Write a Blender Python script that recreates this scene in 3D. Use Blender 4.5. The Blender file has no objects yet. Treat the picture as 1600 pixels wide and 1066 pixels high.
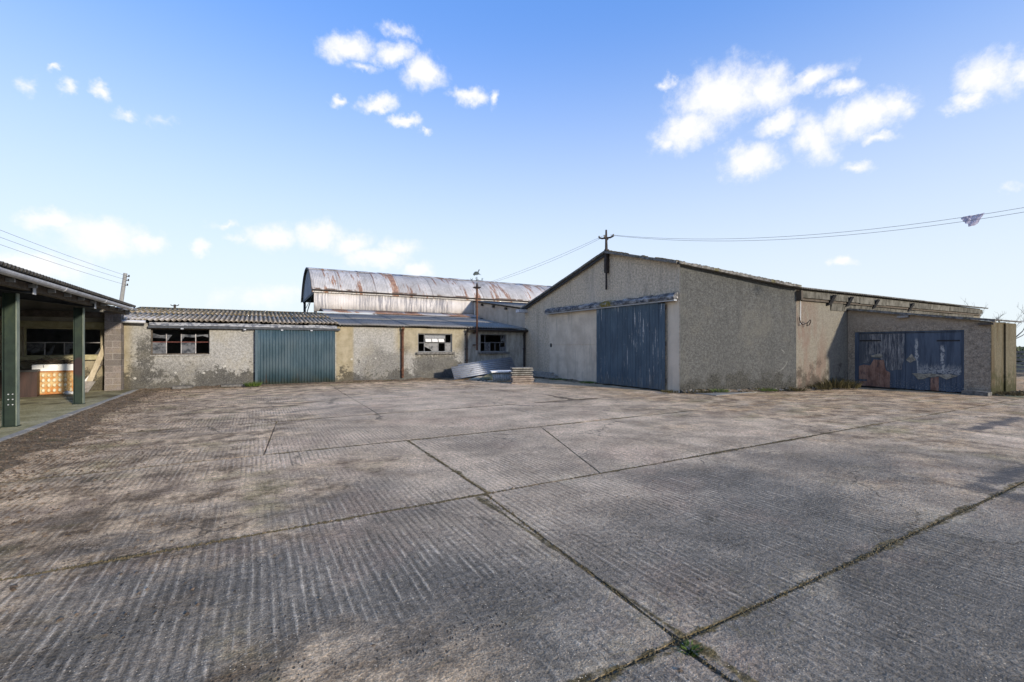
import bpy, math, random
from mathutils import Vector, Matrix, noise as mn
R = random.Random(11)
sc = bpy.context.scene
COL = sc.collection
rad = math.radians

# ------------------------------------------------------------------ camera, sky, sun, exposure
# metres; x runs along the front of the low outbuilding, y along the face of the big gabled shed, ground at z = 0
YAW = 29.36
CAM = Vector((-12.52, -20.85, 1.6))
cd = bpy.data.cameras.new('camera')
cd.sensor_width = 36.0
cd.lens = 16.0
cd.shift_y = 7 / 1600
cd.clip_start = 0.05
cd.clip_end = 3000
cam = bpy.data.objects.new('camera', cd)
cam.location = CAM
cam.rotation_euler = (rad(90), 0, rad(-YAW))
COL.objects.link(cam)
sc.camera = cam

SUN_AZ = math.atan2(.33, -0.943)      # compass style: clockwise from +y
SUN_EL = rad(15)
sd = bpy.data.lights.new('sun', 'SUN')
sd.energy = 2.45
sd.angle = rad(3)
sd.color = (1.0, 0.89, 0.74)
so = bpy.data.objects.new('sun', sd)
sv = Vector((math.sin(SUN_AZ) * math.cos(SUN_EL), math.cos(SUN_AZ) * math.cos(SUN_EL), math.sin(SUN_EL)))
so.rotation_euler = (-sv).to_track_quat('-Z', 'Y').to_euler()
so.location = (0, -30, 20)
COL.objects.link(so)

sc.view_settings.view_transform = 'Standard'
sc.view_settings.look = 'None'
sc.view_settings.exposure = 1.05
sc.view_settings.gamma = 1.0
sc.view_settings.use_curve_mapping = False


class NB:
    """small helper round a node tree"""
    def __init__(s, tree):
        s.t = tree
        s.cache = {}

    def node(s, typ, **kw):
        n = s.t.nodes.new(typ)
        for k, v in kw.items():
            setattr(n, k, v)
        return n

    def put(s, sock, v):
        if hasattr(v, 'is_linked') or isinstance(v, bpy.types.NodeSocket):
            s.t.links.new(v, sock)
        else:
            if sock.type == 'RGBA' and len(v) == 3:
                v = (*v, 1)
            sock.default_value = v

    def m(s, op, a, b=0.0, c=0.0, clamp=False):
        n = s.node('ShaderNodeMath', operation=op, use_clamp=clamp)
        for i, v in enumerate((a, b, c)):
            s.put(n.inputs[i], v)
        return n.outputs[0]

    def v(s, op, a, b=(0, 0, 0)):
        n = s.node('ShaderNodeVectorMath', operation=op)
        s.put(n.inputs[0], a)
        s.put(n.inputs[1], b)
        return n.outputs['Value'] if op in ('LENGTH', 'DOT_PRODUCT', 'DISTANCE') else n.outputs[0]

    def step(s, x, a, b, lo=0.0, hi=1.0):
        n = s.node('ShaderNodeMapRange', interpolation_type='SMOOTHSTEP')
        s.put(n.inputs[0], x)
        if a <= b:
            vals = (a, b, lo, hi)
        else:
            vals = (b, a, hi, lo)
        for i, v in enumerate(vals):
            n.inputs[i + 1].default_value = v
        return n.outputs[0]

    def mix(s, f, a, b, blend='MIX'):
        n = s.node('ShaderNodeMix', data_type='RGBA', blend_type=blend)
        s.put(n.inputs[0], f)
        s.put(n.inputs[6], a)
        s.put(n.inputs[7], b)
        return n.outputs[2]

    def xyz(s, vec):
        n = s.node('ShaderNodeSeparateXYZ')
        s.put(n.inputs[0], vec)
        return n.outputs

    def comb(s, x, y, z):
        n = s.node('ShaderNodeCombineXYZ')
        for i, v in enumerate((x, y, z)):
            s.put(n.inputs[i], v)
        return n.outputs[0]

    @property
    def P(s):
        if 'P' not in s.cache:
            s.cache['P'] = s.node('ShaderNodeNewGeometry').outputs['Position']
            s.cache['xyz'] = s.xyz(s.cache['P'])
        return s.cache['P']

    @property
    def x(s): s.P; return s.cache['xyz'][0]
    @property
    def y(s): s.P; return s.cache['xyz'][1]
    @property
    def z(s): s.P; return s.cache['xyz'][2]

    @property
    def rnd(s):
        if 'r' not in s.cache:
            s.cache['r'] = s.node('ShaderNodeObjectInfo').outputs['Random']
        return s.cache['r']

    def noise(s, scale, detail=4.0, rough=0.55, vec=None, sc=None, color=False, dist=0.0):
        vec = s.P if vec is None else vec
        if sc is not None:
            vec = s.v('MULTIPLY', vec, sc)
        n = s.node('ShaderNodeTexNoise')
        s.put(n.inputs['Vector'], vec)
        n.inputs['Scale'].default_value = scale
        n.inputs['Detail'].default_value = detail
        n.inputs['Roughness'].default_value = rough
        n.inputs['Distortion'].default_value = dist
        return n.outputs['Color' if color else 'Fac']

    def hollow(s, a=.5, c=.42):
        return s.step(s.node('ShaderNodeNewGeometry').outputs['Pointiness'], a, c)  # concave-valley mask, used to paint groove shade into sheet colours

    def n01(s, scale, detail=5.0, rough=0.62, lo=.33, hi=.67, **kw):
        return s.step(s.noise(scale, detail, rough, **kw), lo, hi)

    def off(s, *o):
        return s.v('ADD', s.P, o)

    def vor(s, scale, vec=None, out='Distance', feature='F1', rand=1.0):
        n = s.node('ShaderNodeTexVoronoi', feature=feature)
        s.put(n.inputs['Vector'], s.P if vec is None else vec)
        n.inputs['Scale'].default_value = scale
        n.inputs['Randomness'].default_value = rand
        return n.outputs[out]


world = bpy.data.worlds.new('World')
sc.world = world
world.use_nodes = True
wt = world.node_tree
wt.nodes.clear()
wb = NB(wt)
sky = wb.node('ShaderNodeTexSky', sky_type='NISHITA')
sky.sun_disc = False
sky.sun_elevation = SUN_EL
sky.sun_rotation = SUN_AZ
sky.air_density = 1.0
sky.dust_density = 0.6
sky.ozone_density = 2.0
direc = wb.v('NORMALIZE', wb.node('ShaderNodeTexCoord').outputs['Generated'])
dx, dy, dz = wb.xyz(direc)
# clouds: wind-torn cumulus scattered by compass heading and height above the horizon (degrees)
azi = wb.m('MULTIPLY', wb.m('ARCTAN2', dx, dy), 57.2958)
ele = wb.m('MULTIPLY', wb.m('ARCSINE', dz), 57.2958)
wn1 = wb.noise(9, 5, 0.6, direc, color=True)
wn2 = wb.noise(38, 4, 0.6, direc, color=True)
flat = wb.comb(azi, ele, 0.0)
warp = wb.v('ADD', wb.v('MULTIPLY', wb.v('SUBTRACT', wn1, (.5, .5, .5)), (2.4, 1.8, 0)),
            wb.v('MULTIPLY', wb.v('SUBTRACT', wn2, (.5, .5, .5)), (2.6, 2.0, 0)))
flat = wb.v('ADD', flat, warp)
# heading, elevation, half width, half height, tilt, density
CLOUDS = [
    (9.6, 31.6, 4.00, 1.69, 5, 1.00), (14.6, 31.9, 3.13, 1.44, 9, 1.00), (18.5, 30.5, 3.02, 2.13, 1, 1.00), (15.2, 34.1, 2.64, 0.70, 1, 0.55),
    (11.4, 30.0, 2.17, 0.60, 9, 0.60), (8.7, 26.9, 1.18, 0.62, 12, 0.75), (13.1, 27.0, 3.08, 1.00, 8, 0.95), (24.1, 28.6, 2.54, 1.02, 3, 0.95),
    (27.0, 28.7, 1.17, 0.76, 89, 0.80), (16.1, 25.6, 2.44, 0.75, 6, 0.90), (18.8, 24.8, 0.92, 0.68, 9, 0.70), (-17.7, 21.5, 1.02, 0.87, -58, 0.60),
    (-16.0, 23.3, 0.81, 0.36, 26, 0.65), (-15.1, 22.2, 0.91, 0.66, 29, 0.68), (-12.7, 22.6, 1.06, 0.79, -13, 0.80), (-11.0, 21.2, 0.87, 0.47, 23, 0.45),
    (-8.1, 21.5, 1.49, 0.63, 18, 0.40), (-16.2, 10.9, 2.01, 1.19, 17, 1.00), (-12.6, 9.8, 4.14, 2.29, -6, 1.00), (-8.9, 9.7, 1.90, 1.28, 14, 0.90),
    (-17.0, 6.8, 4.11, 1.53, 8, 0.95), (-4.6, 10.2, 1.16, 1.02, 37, 0.85), (-3.0, 12.6, 1.50, 0.45, 8, 0.50), (-1.3, 11.4, 2.12, 0.62, 7, 0.60),
    (1.6, 11.8, 3.30, 1.99, 10, 1.00), (6.7, 12.4, 3.26, 2.07, 8, 1.00), (9.8, 12.1, 2.88, 1.62, 6, 0.95), (12.9, 10.5, 4.55, 1.58, 3, 0.95),
    (15.5, 11.9, 3.22, 1.23, 3, 0.80), (17.8, 9.2, 2.55, 1.27, 2, 0.80), (1.2, 5.5, 6.65, 1.32, 3, 0.55), (54.3, 26.6, 6.12, 3.72, -1, 1.00),
    (50.9, 23.8, 4.72, 2.54, 11, 1.00), (58.5, 26.3, 3.45, 2.75, -44, 1.00), (48.2, 22.8, 1.87, 1.14, -11, 0.80), (62.8, 26.1, 3.32, 1.20, 9, 0.85),
    (65.1, 24.6, 2.02, 0.70, -7, 0.65), (59.5, 22.9, 3.17, 1.45, 11, 1.00), (56.9, 19.9, 3.49, 2.22, -0, 1.00), (66.6, 21.8, 4.83, 2.01, 5, 1.00),
    (63.1, 20.8, 3.01, 2.42, -48, 1.00), (69.5, 22.2, 2.05, 1.57, -35, 0.85), (68.2, 19.6, 1.69, 0.68, -17, 0.75), (75.8, 22.0, 2.54, 2.02, -44, 1.00),
    (74.7, 20.8, 2.02, 0.93, 4, 0.90), (78.4, 21.5, 2.18, 1.41, -13, 0.90), (48.2, 28.7, 1.31, 0.74, -12, 0.65), (66.4, 17.3, 1.35, 0.65, -16, 0.65),
    (65.2, 8.2, 1.49, 0.68, -1, 0.85), (77.4, 13.2, 0.92, 0.48, -3, 0.40),
    (-45, 18, 7, 3, 20, .9), (-62, 27, 6, 3, 10, .9), (-80, 12, 9, 2.5, -10, .9), (105, 16, 7, 3, 15, .9), (122, 28, 6, 3, 20, .9),
    (150, 13, 9, 3, 5, .9), (-120, 22, 8, 3, -10, .9), (-160, 16, 8, 3, 10, .9), (30, 52, 7, 4, 20, .8), (-70, 50, 6, 4, 0, .7), (120, 50, 6, 4, 0, .7),
]
acc = None
for (a, e, w, h, tilt, den) in CLOUDS:
    mp = wb.node('ShaderNodeMapping', vector_type='TEXTURE')
    wb.put(mp.inputs['Vector'], flat)
    mp.inputs['Location'].default_value = (a, e, 0)
    mp.inputs['Rotation'].default_value = (0, 0, rad(tilt))
    mp.inputs['Scale'].default_value = (w, h, 1)
    val = wb.m('MULTIPLY_ADD', wb.v('LENGTH', mp.outputs[0]), -den, den)
    acc = val if acc is None else wb.m('MAXIMUM', acc, val)
wn3 = wb.noise(21, 8, 0.70, direc)
cdens = wb.m('ADD', acc, wb.m('MULTIPLY', wb.m('SUBTRACT', wn3, 0.46), 1.25))
cmask = wb.step(cdens, -.06, .86, .0, .98)
# clear blue overhead whitening evenly towards the horizon
hz = wb.m('MULTIPLY', wb.step(ele, 39.0, -2.0), 0.98)
skyc = wb.mix(1.0, sky.outputs[0], (.76, 0.95, 1.36), 'MULTIPLY')
skyc = wb.mix(.6, skyc, (.46, 1.15, 2.80))
skyc = wb.mix(hz, skyc, (2.84, 3.10, 3.20))
skyc = wb.mix(cmask, skyc, (3.36, 3.36, 3.40))
bg = wb.node('ShaderNodeBackground')
wb.put(bg.inputs[0], skyc)
bg.inputs[1].default_value = 0.15
wo = wb.node('ShaderNodeOutputWorld')
wt.links.new(bg.outputs[0], wo.inputs[0])

# ------------------------------------------------------------------ materials
MATS = {}


def mat(name, fn, metallic=0.0, spec=0.3):
    m = bpy.data.materials.new(name)
    m.use_nodes = True
    t = m.node_tree
    t.nodes.clear()
    b = NB(t)
    out = b.node('ShaderNodeOutputMaterial')
    p = b.node('ShaderNodeBsdfPrincipled')
    p.inputs['Metallic'].default_value = metallic
    p.inputs['Specular IOR Level'].default_value = spec
    r = fn(b)
    b.put(p.inputs['Base Color'], r[0])
    b.put(p.inputs['Roughness'], r[1] if len(r) > 1 else 0.9)
    if len(r) > 2 and r[2] is not None:
        bu = b.node('ShaderNodeBump')
        bu.inputs['Strength'].default_value = 1.0
        bu.inputs['Distance'].default_value = 1.0
        b.put(bu.inputs['Height'], r[2])
        t.links.new(bu.outputs[0], p.inputs['Normal'])
    t.links.new(p.outputs[0], out.inputs[0])
    MATS[name] = m
    return m


def g3(v, r=1.0, g=1.0, bl=1.0):
    return (v * r, v * g, v * bl)


def yard_fn(b):
    big = b.n01(.33)
    mid = b.n01(1.1, 6, .66)
    fine = b.n01(22, 4, .72)
    grain = b.n01(85, 3, .75)
    # tamped ridges running towards the low outbuilding, worn away in places
    wob = b.m('MULTIPLY', b.noise(.6, 2), .045)
    ph = b.m('ADD', b.m('ADD', b.x, wob), b.m('MULTIPLY', b.rnd, 3.0))
    jit = b.noise(7.5, 3, .6, sc=(1, .05, 0))
    ridge = b.m('SINE', b.m('ADD', b.m('MULTIPLY', ph, 2 * math.pi / .060), b.m('MULTIPLY', jit, 7.0)))
    bay = b.step(b.rnd, .1, .6, .65, 1.0)
    keep = b.m('MULTIPLY', b.m('MULTIPLY', b.n01(.5, 5, .62, .32, .56), bay), b.step(b.y, -3.0, -6.0, .2, 1.0))
    brk = b.n01(13, 5, .74, .34, .62, sc=(1.6, .20, 1))
    rid = b.m('MULTIPLY', b.m('MULTIPLY', ridge, keep), brk)
    farm = b.step(b.m('ADD', b.m('ADD', b.y, b.m('MULTIPLY', b.m('MAXIMUM', b.m('ADD', b.x, 8.5), 0), .62)), b.m('MULTIPLY', big, 2.6)), -17.2, -12.0)
    col = b.mix(big, (.150, .140, .124), (.215, .198, .172))
    col = b.mix(b.m('MULTIPLY', farm, .85), col, b.mix(big, (.47, .378, .283), (.67, .54, .412)))
    pink = b.m('MULTIPLY', b.n01(.5, 5, .64, .50, .68, vec=b.off(31, 7, 0)), .34)
    col = b.mix(pink, col, (.395, .275, .215))
    col = b.mix(b.m('MULTIPLY', b.n01(.8, 6, .68, .52, .76, vec=b.off(3, 17, 0)), .32), col, (.135, .115, .092))
    pale = b.n01(1.6, 6, .7, .54, .70, vec=b.off(9, 1, 0))
    col = b.mix(b.m('MULTIPLY', pale, .22), col, (.47, .41, .33))
    # washed dirt: left by the open shed, along the far wall, and on the right by the garage
    nn = b.m('MULTIPLY', b.m('SUBTRACT', b.n01(.5, 6, .68), .5), 3.6)
    nl = b.m('ADD', b.m('ADD', b.x, nn), b.m('MULTIPLY', b.m('ADD', b.y, 14), -.16))
    left = b.step(nl, -11.2, -13.4)
    back = b.step(b.m('ADD', b.y, nn), -5.2, -2.6)
    right = b.m('MULTIPLY', b.step(b.m('ADD', b.m('SUBTRACT', b.x, b.m('MULTIPLY', b.y, .25)), nn), -3.5, 2.5), b.step(b.m('ADD', b.y, nn), -20.0, -16.5))
    rust = b.m('MULTIPLY', right, b.n01(.35, 4, .6, .36, .60, vec=b.off(70, 3, 0)))
    dirt = b.m('MAXIMUM', b.m('MAXIMUM', left, back), right)
    clod = b.n01(2.2, 7, .74, .38, .60)
    dirtc = b.mix(clod, (.150, .105, .062), (.56, .44, .31))
    dirtc = b.mix(b.m('MULTIPLY', rust, .75), dirtc, b.mix(clod, (.24, .145, .07), (.52, .35, .19)))
    dirtc = b.mix(b.m('MULTIPLY', b.n01(.9, 4, .6, .52, .66, vec=b.off(5, 5, 0)), .55), dirtc, (.20, .185, .075))
    dm = b.m('MULTIPLY', dirt, b.n01(1.6, 6, .72, .30, .56, sc=(.45, 1.3, 1)))
    col = b.mix(b.m('MULTIPLY', dm, .9), col, dirtc)
    col = b.mix(b.m('MULTIPLY', b.n01(.7, 6, .72, .60, .72, vec=b.off(3, 50, 0)), .55), col, (.105, .082, .048))
    cw = b.v('ADD', b.P, b.v('MULTIPLY', b.v('SUBTRACT', b.noise(1.3, 4, .65, color=True), (.5, .5, .5)), (1.1, 1.1, 0)))
    ck = b.step(b.vor(.33, vec=b.v('MULTIPLY', cw, (1, 1, 0)), feature='DISTANCE_TO_EDGE'), .0065, .002)
    col = b.mix(b.m('MULTIPLY', b.m('MULTIPLY', ck, b.n01(.4, 4, .6, .46, .58, vec=b.off(21, 9, 0))), .75), col, (.07, .06, .045))
    # moss and mud creeping out of the joints, pale worn lips beside them
    jd = None
    for yk in (-22.3, -19.15, -16.42, -13.28, -10.05, -6.9):
        d = b.m('ABSOLUTE', b.m('SUBTRACT', b.y, yk))
        jd = d if jd is None else b.m('MINIMUM', jd, d)
    for xk, ya, yb in ((-10.47, -30, -16.42), (-10.30, -16.42, -13.28)):
        d = b.m('ADD', b.m('ABSOLUTE', b.m('SUBTRACT', b.x, xk)), b.m('MULTIPLY', b.m('MAXIMUM', b.m('SUBTRACT', ya, b.y), b.m('SUBTRACT', b.y, yb)), 1.0, clamp=True))
        jd = b.m('MINIMUM', jd, d)
    jn = b.n01(1.1, 6, .72, .36, .66, vec=b.off(13, 2, 0))
    lip = b.m('MULTIPLY', b.step(jd, .30, .05), b.n01(1.3, 5, .7, .50, .62, vec=b.off(1, 40, 0)))
    col = b.mix(b.m('MULTIPLY', lip, .55), col, (.46, .40, .31))
    jm = b.step(b.m('SUBTRACT', jd, b.m('MULTIPLY', b.m('MULTIPLY', jn, jn), .055)), .022, .0)
    col = b.mix(b.m('MULTIPLY', jm, b.n01(9, 4, .7, .25, .55, vec=b.off(2, 2, 0))), col, b.mix(fine, (.062, .050, .022), (.155, .125, .062)))
    # wet dark patches on the right hand joint
    wn = b.m('MULTIPLY', b.m('SUBTRACT', b.n01(2.2, 6, .72), .5), .8)
    d1 = b.v('LENGTH', b.v('MULTIPLY', b.v('SUBTRACT', b.P, (-4.6, -18.95, 0)), (.75, 6.5, 0)))
    d2 = b.v('LENGTH', b.v('MULTIPLY', b.v('SUBTRACT', b.P, (-5.5, -19.4, 0)), (3.6, 1.6, 0)))
    d3 = b.v('LENGTH', b.v('MULTIPLY', b.v('SUBTRACT', b.P, (.6, -17.6, 0)), (.45, 5.0, 0)))
    wet = b.step(b.m('ADD', b.m('MINIMUM', b.m('MINIMUM', d1, d2), d3), wn), 1.0, .35)
    col = b.mix(b.m('MULTIPLY', wet, .8), col, (.055, .046, .037))
    # light laitance left on ridge tops, dirt held in the hollows, aggregate and pits
    crest = b.m('MULTIPLY', b.step(rid, .2, .85), b.n01(5, 5, .7, .34, .58, sc=(2.0, .35, 1)))
    col = b.mix(b.m('MULTIPLY', b.m('MULTIPLY', crest, b.step(b.y, -20.2, -18.4, .42, 1.0)), .52), col, (.55, .50, .43))
    col = b.mix(b.m('MULTIPLY', b.step(rid, -.1, -.8), .48), col, (.075, .066, .054))
    col = b.mix(1.0, col, b.mix(mid, g3(.74), g3(1.20)), 'MULTIPLY')
    col = b.mix(1.0, col, b.mix(fine, g3(.72), g3(1.26)), 'MULTIPLY')
    col = b.mix(1.0, col, b.mix(grain, g3(.60), g3(1.38)), 'MULTIPLY')
    speck = b.step(b.vor(48), .20, .12)
    col = b.mix(b.m('MULTIPLY', speck, b.n01(8, 3, .6, .50, .60, vec=b.off(4, 4, 4))), col, (.66, .60, .50))
    pit = b.m('MULTIPLY', b.step(b.vor(30, vec=b.v('MULTIPLY', b.off(7, 7, 0), (1.3, .6, 1))), .26, .14), b.n01(1.5, 5, .7, .50, .60, vec=b.off(8, 30, 0)))
    col = b.mix(b.m('MULTIPLY', pit, .85), col, (.050, .042, .034))
    col = b.mix(1.0, col, b.mix(b.rnd, (1.16, 1.045, .865), (1.28, 1.155, .96)), 'MULTIPLY')
    h = b.m('ADD', b.m('MULTIPLY', rid, .0032), b.m('MULTIPLY', fine, .0045))
    h = b.m('ADD', h, b.m('MULTIPLY', grain, .0022))
    h = b.m('SUBTRACT', h, b.m('MULTIPLY', pit, .008))
    return col, b.m('SUBTRACT', .95, b.m('MULTIPLY', wet, .35)), h


def soil_fn(b):
    n = b.n01(5, 7, .74)
    f = b.n01(40, 4, .75)
    col = b.mix(n, (0.115, 0.082, 0.051), (0.419, 0.313, 0.198))
    col = b.mix(b.n01(1.3, 5, .65, .54, .68), col, (0.128, 0.120, 0.044))
    col = b.mix(b.m('MULTIPLY', b.step(f, .6, .9), .7), col, (0.513, 0.399, 0.269))
    col = b.mix(b.m('MULTIPLY', b.step(f, .3, .05), .7), col, (0.081, 0.060, 0.038))
    return col, .95, b.m('ADD', b.m('MULTIPLY', n, .035), b.m('MULTIPLY', f, .016))


def field_fn(b):
    n = b.noise(.15, 6, .7)
    col = b.mix(b.step(n, .35, .65), (.075, .085, .030), (.110, .095, .055))
    return col, .95, b.m('MULTIPLY', b.noise(12, 4, .7), .04)


def floor_fn(b):
    n = b.n01(1.2, 6, .68)
    col = b.mix(n, (.27, .25, .125), (.46, .42, .26))
    wet = b.step(b.m('ADD', b.m('ADD', b.y, b.m('MULTIPLY', b.x, .4)), b.m('MULTIPLY', b.n01(1.1, 5, .65), 2.4)), -10.2, -8.4)  # darkens the back of the floor, roof shade put into its colour
    col = b.mix(b.m('MULTIPLY', wet, b.n01(.9, 5, .66, .34, .60)), col, (.110, .092, .045))
    f = b.n01(34, 4, .72)
    col = b.mix(1.0, col, b.mix(f, g3(.66), g3(1.3)), 'MULTIPLY')
    return col, .85, b.m('MULTIPLY', f, .004)


def pebble(b, c1, c2, scale=70.0, contrast=.8):
    """wet-dash render: coarse grit thrown on a wall"""
    v = b.vor(scale)
    f = b.n01(scale * .8, 4, .78)
    col = b.mix(f, c1, c2)
    col = b.mix(1.0, col, b.mix(b.n01(scale * .3, 4, .75, vec=b.off(5, 9, 2)), g3(1 - .42 * contrast), g3(1 + .38 * contrast)), 'MULTIPLY')
    fl = b.step(b.vor(scale * .55, vec=b.off(3, 1, 8)), .24, .12)
    col = b.mix(b.m('MULTIPLY', fl, .55 * contrast), col, g3(min(.9, max(c2) * 1.7), 1, .96, .88))
    h = b.m('ADD', b.m('MULTIPLY', b.step(v, .6, .1), .005), b.m('MULTIPLY', f, .007))
    return col, h


def gable_fn(b):
    col, h = pebble(b, (.48, .392, .285), (.66, .55, .405), 42, .75)
    col = b.mix(b.m('MULTIPLY', b.n01(.6, 5, .64, .46, .66), .45), col, (.62, .54, .43))
    col = b.mix(b.m('MULTIPLY', b.n01(1.2, 6, .7, .52, .70, sc=(1, 1, .3)), .5), col, (.27, .235, .19))
    run = b.n01(2.6, 5, .7, .50, .68, sc=(1, 1, .10))
    col = b.mix(b.m('MULTIPLY', run, .38), col, (.25, .21, .165))
    return col, .95, h


def canted_fn(b):
    col, h = pebble(b, (0.070, 0.071, 0.068), (0.115, 0.117, 0.111), 46, .8)
    col = b.mix(b.m('MULTIPLY', b.n01(.8, 6, .66, .44, .64), .5), col, (0.147, 0.141, 0.119))
    col = b.mix(b.m('MULTIPLY', b.n01(1.0, 6, .7, .50, .68, vec=b.off(9, 0, 3), sc=(1, 1, .4)), .4), col, (0.066, 0.068, 0.068))
    run = b.n01(2.2, 5, .7, .50, .68, sc=(1, 1, .10), vec=b.off(4, 0, 0))
    col = b.mix(b.m('MULTIPLY', run, .35), col, (0.056, 0.057, 0.055))
    wz = b.m('ADD', b.z, b.m('MULTIPLY', b.m('SUBTRACT', b.n01(2.4, 6, .74), .5), .7))
    stain = b.step(wz, .72, .22)
    col = b.mix(b.m('MULTIPLY', stain, .9), col, b.mix(b.n01(20, 4, .75), (0.019, 0.019, 0.018), (0.084, 0.082, 0.070)))
    arc = b.m('ABSOLUTE', b.m('SUBTRACT', b.v('LENGTH', b.v('MULTIPLY', b.v('SUBTRACT', b.P, (3.2, 0, 1.1)), (1, 0, 1.5))), .75))
    col = b.mix(b.m('MULTIPLY', b.m('MULTIPLY', b.step(arc, .035, .01), b.step(b.x, 3.3, 3.6)), b.n01(3, 4, .6, .40, .6)), col, (0.197, 0.196, 0.180))
    return col, .95, h


def smooth_fn(b):
    n = b.noise(1.4, 6, .62)
    col = b.mix(b.step(n, .32, .68), (.50, .415, .315), (.66, .56, .43))
    dr = b.noise(1.6, 4, .6, sc=(2.2, 2.2, .3))
    col = b.mix(b.m('MULTIPLY', b.step(dr, .54, .72), .5), col, (.27, .245, .20))
    f = b.noise(36, 4, .7)
    col = b.mix(1.0, col, b.mix(f, g3(.80), g3(1.2)), 'MULTIPLY')
    return col, .92, b.m('MULTIPLY', f, .006)


def link_fn(b):
    c, r, h = smooth_fn(b)
    return b.mix(1.0, c, (.80, .80, .82), 'MULTIPLY'), r, h


def pillar_fn(b):
    c, r, h = smooth_fn(b)
    return b.mix(.5, c, (.66, .56, .43)), r, h


def cream_fn(b):
    col, h = pebble(b, (0.249, 0.242, 0.223), (0.361, 0.354, 0.331), 44, .62)
    col = b.mix(b.m('MULTIPLY', b.n01(.9, 6, .66, .48, .68), .45), col, (0.334, 0.305, 0.232))
    # plain yellowish bands by the pier and round the doorway
    band = b.m('MAXIMUM', b.step(b.m('ABSOLUTE', b.m('SUBTRACT', b.x, -9.15)), .42, .30), b.step(b.x, -16.25, -16.6))
    bandc = b.mix(b.n01(3, 5, .66), (0.244, 0.202, 0.114), (0.371, 0.318, 0.213))
    col = b.mix(b.m('MULTIPLY', band, .85), col, bandc)
    col = b.mix(b.m('MULTIPLY', b.m('MULTIPLY', b.step(b.m('ABSOLUTE', b.m('ADD', b.x, 5.2)), 1.9, 1.5), b.step(b.z, 1.0, 1.6)), .7), col, bandc)
    # black mould: creeping up from the foot, under the windows, beside the pier
    warp = b.m('MULTIPLY', b.m('SUBTRACT', b.n01(1.2, 6, .70), .5), .9)
    warp2 = b.m('MULTIPLY', b.m('SUBTRACT', b.n01(8, 5, .75), .5), .45)
    wz = b.m('ADD', b.m('ADD', b.z, warp), warp2)
    foot = b.step(wz, .74, .34)
    wxx = b.m('ADD', b.x, warp2)
    wzz = b.m('ADD', b.z, warp2)
    uw = b.m('MULTIPLY', b.step(b.m('ABSOLUTE', b.m('ADD', wxx, 5.0)), 1.25, .95), b.step(wzz, 1.35, 1.05))
    uw2 = b.m('MULTIPLY', b.step(b.m('ABSOLUTE', b.m('ADD', wxx, 14.9)), 1.5, .7), b.step(wzz, 1.45, .55))
    pier = b.m('MULTIPLY', b.step(b.m('ABSOLUTE', b.m('ADD', wxx, 16.02)), .40, .14), b.step(wzz, 2.25, 1.6))
    midd = b.m('MULTIPLY', b.step(b.m('ABSOLUTE', b.m('ADD', b.m('ADD', b.x, warp), 7.4)), 2.0, .5), b.step(b.m('ADD', b.z, warp), 2.1, .9))
    mould = b.m('MAXIMUM', b.m('MAXIMUM', foot, b.m('MULTIPLY', uw, .85)), b.m('MAXIMUM', b.m('MULTIPLY', pier, .9), b.m('MAXIMUM', b.m('MULTIPLY', midd, .62), b.m('MULTIPLY', uw2, .55))))
    grit = b.n01(24, 5, .78, .36, .62)
    mm = b.step(b.m('ADD', mould, b.m('MULTIPLY', b.m('SUBTRACT', grit, .5), .42)), .02, 1.2)
    mm = b.m('MULTIPLY', mm, b.m('MULTIPLY_ADD', b.n01(30, 4, .78), -.22, 1.0))
    mc = b.mix(b.n01(1.8, 5, .65), (0.013, 0.012, 0.010), (0.053, 0.049, 0.039))
    col = b.mix(b.m('MULTIPLY', mm, .93), col, mc)
    col = b.mix(b.m('MULTIPLY', b.step(b.x, -3.5, -3.3), .75), col, b.mix(b.n01(2.4, 6, .7, sc=(2, 2, .5)), (0.208, 0.192, 0.159), (0.469, 0.440, 0.381)))
    lich = b.m('MULTIPLY', b.step(b.vor(2.4, vec=b.off(.3, 0, .2)), .13, .09), b.step(b.m('ABSOLUTE', b.m('SUBTRACT', b.z, .65)), .5, .3))
    col = b.mix(b.m('MULTIPLY', lich, b.n01(10, 3, .6, .40, .52)), col, (0.452, 0.440, 0.396))
    return col, .95, h


def redwall_fn(b):
    col, h = pebble(b, (.159, 0.144, 0.114), (.228, 0.211, 0.172), 46, .45)
    n = b.n01(1.3, 6, .68, .42, .60, sc=(1.4, 1, .35))
    red = b.m('MULTIPLY', n, b.step(b.m('SUBTRACT', b.x, b.m('MULTIPLY', b.m('SUBTRACT', 1.5, b.z), .6)), 7.4, 5.2))
    col = b.mix(b.m('MULTIPLY', red, .62), col, (.163, 0.101, 0.079))
    wz = b.m('ADD', b.z, b.m('MULTIPLY', b.m('SUBTRACT', b.n01(2, 6, .72), .5), 1.2))
    dk = b.step(wz, .85, .10)
    col = b.mix(b.m('MULTIPLY', dk, .75), col, (.045, 0.036, 0.026))
    return col, .95, h


def ext_fn(b):
    col, h = pebble(b, (.245, .20, .148), (.40, .33, .248), 42, .8)
    top = b.m('MULTIPLY', b.step(b.m('ADD', b.z, b.m('MULTIPLY', b.noise(2, 4), .5)), 2.45, 2.8), .5)
    col = b.mix(top, col, (.40, .335, .26))
    return col, .95, h


def extside_fn(b):
    col, h = pebble(b, (0.087, 0.075, 0.045), (0.133, 0.115, 0.076), 42, .5)
    st = b.n01(1.6, 6, .68, .42, .62, sc=(1.8, 1, .25))
    col = b.mix(b.m('MULTIPLY', st, .75), col, (0.067, 0.046, 0.020))
    wz = b.m('ADD', b.z, b.m('MULTIPLY', b.m('SUBTRACT', b.n01(2.5, 6, .72), .5), .9))
    col = b.mix(b.m('MULTIPLY', b.step(wz, .75, .15), .85), col, (0.031, 0.031, 0.007))
    return col, .95, h


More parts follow.
